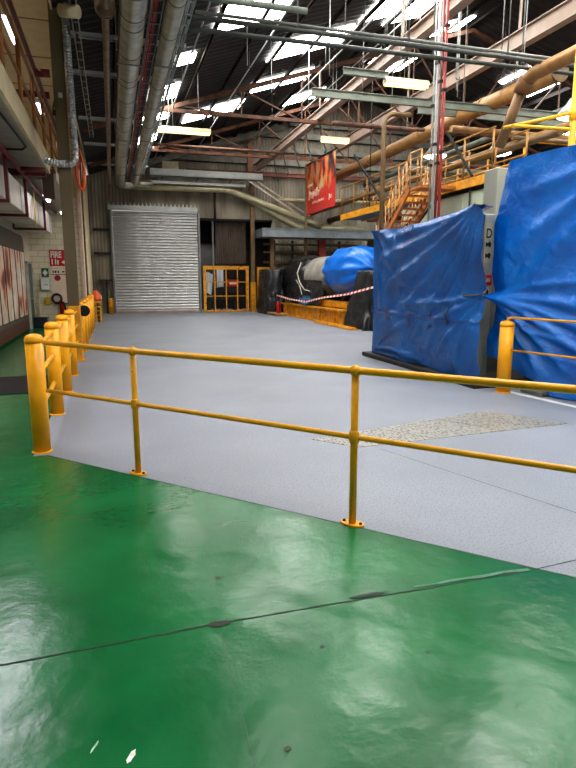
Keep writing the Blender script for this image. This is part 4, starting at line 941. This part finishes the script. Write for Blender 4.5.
def tarp2():
    t = thing('tarp_covered_machine', (6.6,5.6,0), 'taller machine draped in bright blue tarp at right edge of photo', 'covered machine')
    PN = (7.64, 1.36); TR = (5.6, 3.3)
    def base(y): return 5.545+(7.4-y)*.27 if y < 7.4 else 5.545
    def X(y, z):
        d = 0
        for (a, b, w, amp) in ((TR,(7.3,1.9),.12,.08), (TR,(6.9,1.5),.12,.06), (TR,(7.2,2.7),.10,.04), (PN,(5.6,.55),.07,0.105), (PN,(5.2,.75),.07,0.090), (PN,(6.0,.30),.06,0.090), (PN,(6.5,.25),.05,0.075), (PN,(4.6,1.1),.09,.08), (PN,(5.2,1.7),.07,.035),
                               ((6.9,.9),(5.0,.35),.07,0.090), ((6.6,.6),(4.8,.1),.07,0.075)):
            d += ridge(y, z, a, b, w, amp)
        d += .06*nz(y*.8+4, z*.8, 3)+.02*nz(y*2.6, z*2.6, 18)+.010*nz(y*6, z*6, 11)
        d -= .06*fold(math.hypot(y-PN[0], z-PN[1]), .4)
        if z < 1.1: d += .05*(1.1-z)*(1 if y < 6.9 else max(0, 1-(y-6.9)/.5)) + .06*nz(y*3.2, z*3.2, 5)
        d = .2*math.tanh(1.2*d/.2)
        return base(y)-d
    def f(u, v):
        yl = 7.69-(.26*max(0, (v-.68)/.32)**1.2)+.03*nz(v*8, 4)+(-.02 if v > .45 else .0)
        if v < .40: yl = 7.69-.08*math.sin((.4-v)*12)
        y = yl+(3.9-yl)*u
        yy = max(0, min(1, (7.4-y)/.95))
        zb = max(.015, .43-.41*yy**1.1+.03*nz(u*14, 3))
        zt = 3.28+.04*math.sin(3*u)+.02*u
        z = zb+(zt-zb)*v
        return (X(y, z), y, z)
    part('tarp', TARP2, t, lambda m: m.grid(f, 150, 130))
    def top(u, v):
        a = f(u, 1.0); return (a[0]+.8*v, a[1]+.0, a[2]+.02*v+.03*nz(u*7, v*3)*v)
    part('tarp_top', TARP2, t, lambda m: m.grid(top, 60, 6), 'tarp folded over the top')
    def side(u, v):
        a = f(0, .28+.72*v); return (a[0]+.25*u, a[1]-.05+.07*u, a[2])
    part('tarp_edge', TARP2, t, lambda m: m.grid(side, 4, 40), 'narrow turned-in tarp edge')
    part('body', M('machine_pale', (196,200,192), .5, var=.06), t, lambda m: (m.box(6.25,3.9,.5,8.4,6.95,3.1), m.box(6.3,3.9,.06,8.2,6.9,.5)))
    part('upper_panel', M('machine_cream', (158,158,144), .5, var=.05), t, lambda m: m.box(6.02,8.35,2.45,8.2,8.7,3.38,.01))
    part('leg', YELD, t, lambda m: m.box(6.02,6.6,0,6.12,6.7,.5)); part('leg', YELD, t, lambda m: m.box(6.3,4.6,0,6.4,4.7,.5))
    part('undercarriage', BLACK, t, lambda m: m.box(6.2,6.95,.05,8.0,7.6,1.0))
tarp2()
def right_rail():
    bx, by = 5.35, 6.98
    bollard(bx, by, 'yellow bollard on the right in front of the blue tarps', 1.0, .098, 'bollard on the right')
    t = thing('guard_rail', (bx+.6,by-.2,0), 'slim yellow hand rail leading right from the right-hand bollard', 'railing')
    d = Vector((.27,-1.01,0)).normalized(); B = Vector((bx,by,0))
    def q(s_, z): return B+d*s_+Vector((0,0,z))
    part('top_rail', YEL2, t, lambda m: m.tube([q(0,1.0), q(.0,1.03), q(.015,1.058), q(.045,1.073), q(.09,1.077), q(1.1,1.077), q(3.4,1.077)], .017, 10))
    part('mid_rail', YEL2, t, lambda m: m.tube([q(.09,.62), q(1.1,.62), q(3.4,.62)], .014, 10))
right_rail()
single('floor_mat', GREYM, 'grey metal kick plate on floor beside the right bollard', 'plate', lambda m: m.box(5.62,6.5,0,5.95,6.95,.05,.01))

# ------------------------------------------------------------------ right upper structures
def vpipe(name, x, y, z0, z1, r, mat, label, clamps=()):
    t = thing(name, (x,y,z0), label, 'pipe')
    part('pipe', mat, t, lambda m: m.tube([(x,y,z0), (x,y,z1)], r, 10))
    for z in clamps: part('clamp', DARK, t, lambda m: m.box(x-r-.02,y-r-.02,z,x+r+.02,y+r+.02,z+.05))
vpipe('standing_pipe', 6.70, 11.22, 0, 8.7, .03, REDP, 'red vertical pipe behind the left blue tarp, right of the pair', (4.2,5.4,6.6))
vpipe('standing_pipe', 6.70, 11.36, 0, 8.7, .026, M('red_pipe_dark', (120,44,42), .45, var=.2), 'darker red vertical pipe beside the bright red one', (4.0,5.6))
vpipe('standing_pipe', 6.70, 11.49, 0, 8.7, .034, LGREY, 'pale grey vertical pipe left of the red pipes', (4.4,6.0))
vpipe('standing_pipe', 6.70, 11.63, 0, 7.2, .022, GREYM, 'thin grey vertical conduit left of the pale grey pipe', (4.0,5.2))
def goose():
    x, y = 6.95, 14.5
    single('standing_pipe', BROWNP, 'brown vertical pipe with gooseneck top above the left blue tarp', 'pipe',
           lambda m: m.tube([(x,y,0), (x,y,5.55)]+[(x+.28*(1-math.cos(a)), y, 5.55+.28*math.sin(a)) for a in [PI/2*i/6 for i in range(1,7)]]+[(x+.75,y,5.85)], .062, 12))
goose()
def tanpipe():
    x = 10.5
    t = thing('exhaust_pipe', (x,20,6.3), 'long thick tan pipe running back under the roof at right', 'pipe')
    part('pipe_body', TAN, t, lambda m: m.tube([(x,12.4,6.50), (x,16,6.52), (x,29.3,6.42)], .22, 20))
    for y in (15.3, 18.8, 23.0): part('coupling', TAN, t, lambda m: m.tube([(x,y,6.515-.0075*max(0,y-16)), (x,y+.09,6.515-.0075*max(0,y-16))], .245, 20))
    part('end_cap', BROWNP, t, lambda m: m.tube([(x,12.36,6.5), (x,12.42,6.5)], .24, 20))
    for y in (14, 20): part('hanger', GREYM, t, lambda m: m.bar((x,y,6.9), (x,y,rz(x)-.1), .04, .04))
tanpipe()
def branch():
    t = thing('branch_pipe', (8.6,11.6,4.5), 'tan branch pipe with elbow dropping to lower left at right', 'pipe')
    A = [(8.7,7.0,5.86), (8.7,10.95,5.86), (8.7,11.2,5.83), (8.7,11.33,5.74)]
    part('upper_run', TAN, t, lambda m: m.tube(A, .145, 16)); part('elbow_coupling', M('coupling_rust', (120,84,50), .6), t, lambda m: m.tube([(8.7,11.22,5.82), (8.7,11.34,5.72), (8.7,11.4,5.60)], .175, 16))
    part('lower_run', M('lower_tan', (136,106,76), .45, .2), t, lambda m: m.tube([(8.7,11.36,5.7), (8.7,12.05,4.62)], .115, 16))
branch()
def catwalk():
    X0, X1, Y0, Y1, Z = 8.8, 9.8, 12.42, 22.1, 3.92
    t = thing('catwalk', (9.3,17.3,Z), 'yellow edged steel catwalk with handrails above the pale cabinets', 'catwalk')
    part('edge_beam', YELD, t, lambda m: m.box(X0,Y0,Z,X0+.06,Y1,Z+.22)); part('edge_beam', YELD, t, lambda m: m.box(X1-.06,Y0,Z,X1,Y1,Z+.22)); part('end_beam', RUST, t, lambda m: m.box(X0,Y0-.05,Z,X1,Y0,Z+.22))
    part('deck', GREYM, t, lambda m: m.box(X0+.06,Y0,Z+.03,X1-.06,Y1,Z+.07))
    R = M('catwalk_rail', (150,108,44), .45, .1, var=.2)
    for x in (X0+.03, X1-.03):
        for z in (4.6, 5.15): part('hand_rail', R, t, lambda m: m.tube([(x,Y0,z), (x,Y1,z)], .025, 8))
        for k in range(9): y = Y0+.05+(Y1-Y0-.1)*k/8; part('post', R, t, lambda m: m.tube([(x,y,Z+.2), (x,y,5.15)], .025, 8))
    for y in (12.5,): part('support_leg', DARK, t, lambda m: m.box(9.6,y,3.8,9.7,y+.1,Z))
    for y in (16.8, 21.5): part('hanger_rod', DARK, t, lambda m: m.tube([(9.77,y,Z+.2), (9.77,y,rz(9.77)-.1)], .02, 6))
catwalk()
def tank(y0, y1, x0, z1, label):
    t = thing('steel_cabinet', (x0+.6,(y0+y1)/2,0), label, 'cabinet', 'pale green cabinets below the catwalk')
    G = M('cabinet_green', (176,184,166), .5, .1, var=.08, scale=1.5)
    part('case', G, t, lambda m: m.box(x0,y0,0,x0+1.0,y1,z1,.02))
    n = max(2, int((y1-y0)/.9))
    for k in range(n):
        a = y0+(y1-y0)*k/n; part('door', G, t, lambda m: m.box(x0-.02,a+.03,.1,x0,y0+(y1-y0)*(k+1)/n-.03,z1-.06))
tank(12.6, 14.9, 8.95, 3.84, 'pale green steel cabinet nearer, below the catwalk end'); tank(15.0, 17.2, 8.95, 3.82, 'pale green steel cabinet farther, below the catwalk')
single('cabinet_conduit', DARK, 'thin dark conduit down the front of pale cabinets', 'pipe', lambda m: m.tube([(8.88,13.4,1.0), (8.88,13.4,3.9)], .025, 6))
single('diagonal_brace', JET, 'black diagonal brace across the tan pipe near the red pipes', 'brace', lambda m: m.bar((8.72,14.3,5.4), (8.72,13.1,4.15), .05, .05))
single('diagonal_brace', JET, 'black diagonal brace left of the ladder under tan pipe', 'brace', lambda m: m.bar((8.72,20.6,6.1), (8.72,18.2,4.2), .055, .055))
single('diagonal_brace', DARK, 'dark diagonal strut in front of the pale green cabinets', 'brace', lambda m: (m.bar((8.6,15.2,3.75), (8.6,17.3,2.6), .06, .06), m.bar((8.6,14.6,3.75), (8.6,16.6,2.6), .05, .05)))
def stair():
    X0, X1 = 7.75, 8.5
    a = Vector((0,14.5,4.0)); b = Vector((0,16.5,2.35))
    R = M('stair_rail', (200,154,104), .5, .1, var=.2); O = M('stair_orange', (176,104,44), .5, var=.2)
    t = thing('access_stair', (8.1,16.4,2.7), 'steep orange stair with caged handrails coming off the catwalk', 'stair')
    for x in (X0, X1): part('stringer', O, t, lambda m: m.bar((x,a.y,a.z), (x,b.y,b.z), .05, .14))
    for k in range(12):
        p = a.lerp(b, k/11); part('tread', O, t, lambda m: m.box(X0,p.y-.1,p.z-.015,X1,p.y+.1,p.z+.015))
    for x in (X0, X1):
        for h in (.3, .6, .9): part('hand_rail', R, t, lambda m: m.tube([(x,a.y,a.z+h), (x,b.y,b.z+h)], .022, 6))
        for k in range(11):
            p = a.lerp(b, k/10); part('baluster', R, t, lambda m: m.tube([(x,p.y,p.z), (x,p.y,p.z+.9)], .018, 6))
    for x in (X0+.06, X1-.06): part('support', O, t, lambda m: m.tube([(x,b.y,0), (x,b.y,b.z)], .05, 8))
    part('landing', O, t, lambda m: m.box(X0,13.9,3.95,8.78,14.5,4.02))
    part('landing_rail', R, t, lambda m: [m.tube([(X0,13.9,4.0+h), (X0,14.5,4.0+h)], .022, 6) for h in (.45,.9)]+[m.tube([(X0,13.92,4.0), (X0,13.92,4.9)], .022, 6)])
stair()
def upper_frame():
    t = thing('gantry_frame', (8.0,9,0), 'yellow tubular frame standing above the right-hand blue tarp', 'frame')
    F = M('frame_yellow', (214,164,30), .4, var=.12)
    part('post', F, t, lambda m: m.tube([(8.0,9,0), (8.0,9,6.4)], .06, 10)); part('post', F, t, lambda m: m.tube([(8.28,9.1,0), (8.28,9.1,6.4)], .05, 10))
    part('joint', F, t, lambda m: m.lathe((8.0,9,4.5), [(.06,-.12), (.085,-.1), (.085,.1), (.06,.12)], 12))
    part('rail', F, t, lambda m: m.tube([(6.75,9.02,4.22), (10.5,9.02,4.30)], .03, 10)); part('rail', F, t, lambda m: m.tube([(6.85,9.4,4.28), (8.0,9.0,4.52)], .03, 10)); part('rail', F, t, lambda m: m.tube([(8.0,9.0,5.5), (11,9.0,5.5)], .03, 10))
upper_frame()
# far clutter beyond the catwalk: pipes, platforms and high lights
for k, (y, z, x0, x1, r, mat, lb) in enumerate(((15.6,5.9,9.6,24,.09,TAN,'tan pipe crossing at far right beyond catwalk'), (17.5,5.3,10,24,.07,RUSTP,'rust pipe crossing low at far right'), (20.0,5.6,10.5,25,.12,GREYG,'thick grey green pipe crossing at far right'), (13.2,5.15,9.9,22,.06,BROWNP,'brown pipe behind the yellow frame at right'), (23.0,4.6,10.5,25,.1,BROWNP,'brown pipe along the far machinery'), (25,5.2,10.5,25,.08,RUSTP,'rust brown pipe far behind the catwalk'))):
    single('crossing_pipe', mat, lb, 'pipe', lambda m: m.tube([(x0,y,z), ((x0+27)/2,y+.1,z+.05), (27,y,z)], r, 10))
for k, (x, y0, y1, z, r, mat, lb) in enumerate(((11.8,9.5,28,5.6,.13,TAN,'second tan pipe running back beyond the catwalk'), (10.15,11.8,24,5.0,.10,BROWNP,'brown lengthwise pipe right behind the catwalk rails'), (11.2,9.5,28,4.7,.14,RUSTP,'rust lengthwise pipe low beyond the catwalk'), (13.2,9,28,6.6,.1,GREYG,'grey lengthwise pipe high beyond the tan pipe'))):
    single('lengthwise_pipe', mat, lb, 'pipe', lambda m: m.tube([(x,y0,z), (x,29.69,z)], r, 12))
def platform():
    t = thing('far_platform', (13,19,4.2), 'brown steel platform with railing far beyond the catwalk', 'platform')
    part('deck', RUST, t, lambda m: m.box(10.8,14,4.1,16,24,4.3)); 
    for x in (10.9, 13.4, 15.9): part('leg', DARK, t, lambda m: m.box(x-.08,14.1,0,x+.08,14.26,4.1))
    for z in (4.8,5.3): part('rail', YELD, t, lambda m: (m.tube([(10.9,14,z), (10.9,24,z)], .03, 8), m.tube([(10.9,14,z), (16,14,z)], .03, 8)))
    for k in range(7): part('post', YELD, t, lambda m: m.tube([(10.9,14+1.6*k,4.3), (10.9,14+1.6*k,5.3)], .03, 8))
platform()
LAMPW = EM('high_lamp', (250,250,244), 8)
def highbay(x, y, z, label):
    t = thing('high_bay_light', (x,y,z), label, 'light', 'high bay lights at far right')
    part('reflector', LGREY, t, lambda m: m.lathe((x,y,z), [(.42,0), (.36,.1), (.2,.28), (.12,.4)], 20)); part('lamp_glass', LAMPW, t, lambda m: m.lathe((x,y,z-.03), [(.02,-.03), (.36,-.005), (.4,.02)], 20)); part('cord', DARK, t, lambda m: m.tube([(x,y,z+.4), (x,y,rz(x)-.1)], .015, 6))
highbay(11.2, 12.6, 5.62, 'bright high bay light below the tan branch pipe at right'); highbay(13.6, 14.6, 6.3, 'bright high bay light at far right edge behind yellow frame'); highbay(12.4, 17.2, 5.7, 'high bay light beyond the catwalk handrail'); highbay(11.4, 19.5, 6.0, 'small high bay light beyond the tan pipe')

# thin lengthwise conduits and hanging rods under the roof
for lb, x, y0, y1, dz in (('thin pale conduit under the roof, leftmost one right of the ducts',2.15,9,29,.32),('thin pale conduit under the roof, second from the left',4.05,9,29,.45),('thin pale conduit under the roof above the left crane beam',6.35,9,29,.9),('thin pale conduit under the roof right of left crane beam',8.3,9,27,.5),('dark thin cable pipe under the roof near the ridge',9.4,9,28,.6)):
    t = thing('roof_conduit', (x,18,rz(x)-dz), lb, 'pipe', 'thin conduits under the roof')
    part('pipe', LGREY, t, lambda m: m.tube([(x,y0,rz(x)-dz), (x,y1,rz(x)-dz)], .022, 6))
    for y in (12.1, 17.3, 23.3): part('hanger', GREYM, t, lambda m: m.tube([(x,y,rz(x)-dz), (x,y,rz(x)-.01)], .01, 5))
for k, (x, y, z) in enumerate(((3.0,13.0,6.1),(4.4,16.2,6.6),(6.0,17.8,6.7),(8.0,12.9,6.3),(8.9,14.3,6.5),(9.7,12.7,6.7),(5.2,13.9,6.4),(10.0,16.0,6.9),(2.6,17.5,6.4),(7.6,15.4,6.5))):
    t = thing('drop_rod', (x,y,z), 'thin grey rod with hook hanging from the roof, %s from the left' % ORD[sorted([3.0,4.4,6.0,8.0,8.9,9.7,5.2,10.0,2.6,7.6]).index(x)], 'rod', 'thin rods hanging from the roof')
    part('rod', LGREY, t, lambda m: m.tube([(x,y,z), (x,y,rz(x)-.012)], .012, 5)); part('hook', DARK, t, lambda m: m.tube(arc((x+.05,y,z), .05, PI, 2.1*PI, 8, (1,0,0), (0,0,1)), .01, 5))

area('recess_fill_light', (4.9,31.5,3.6), 1.0, 1.0, 60, (1,.98,.95))  # added area lamp without a fixture, brightens the sheets behind the gate
# ------------------------------------------------------------------ camera, light, world
cam = bpy.data.cameras.new('camera'); co = bpy.data.objects.new('camera', cam); COL.objects.link(co); SC.camera = co
cam.sensor_fit = 'VERTICAL'; cam.sensor_height = 24; cam.lens = 577.0*24/768
cam.clip_start = .05; cam.clip_end = 200
co.location = (0,0,1.6); co.rotation_euler = (PI/2-math.radians(10.217), 0, -math.radians(16.709))
w = bpy.data.worlds.new('world'); SC.world = w; w.use_nodes = True
bg = w.node_tree.nodes['Background']; bg.inputs[0].default_value = (1,.985,.96,1); bg.inputs[1].default_value = .5
SC.view_settings.view_transform = 'Standard'; SC.view_settings.look = 'Medium High Contrast'
SC.view_settings.exposure = 0.08
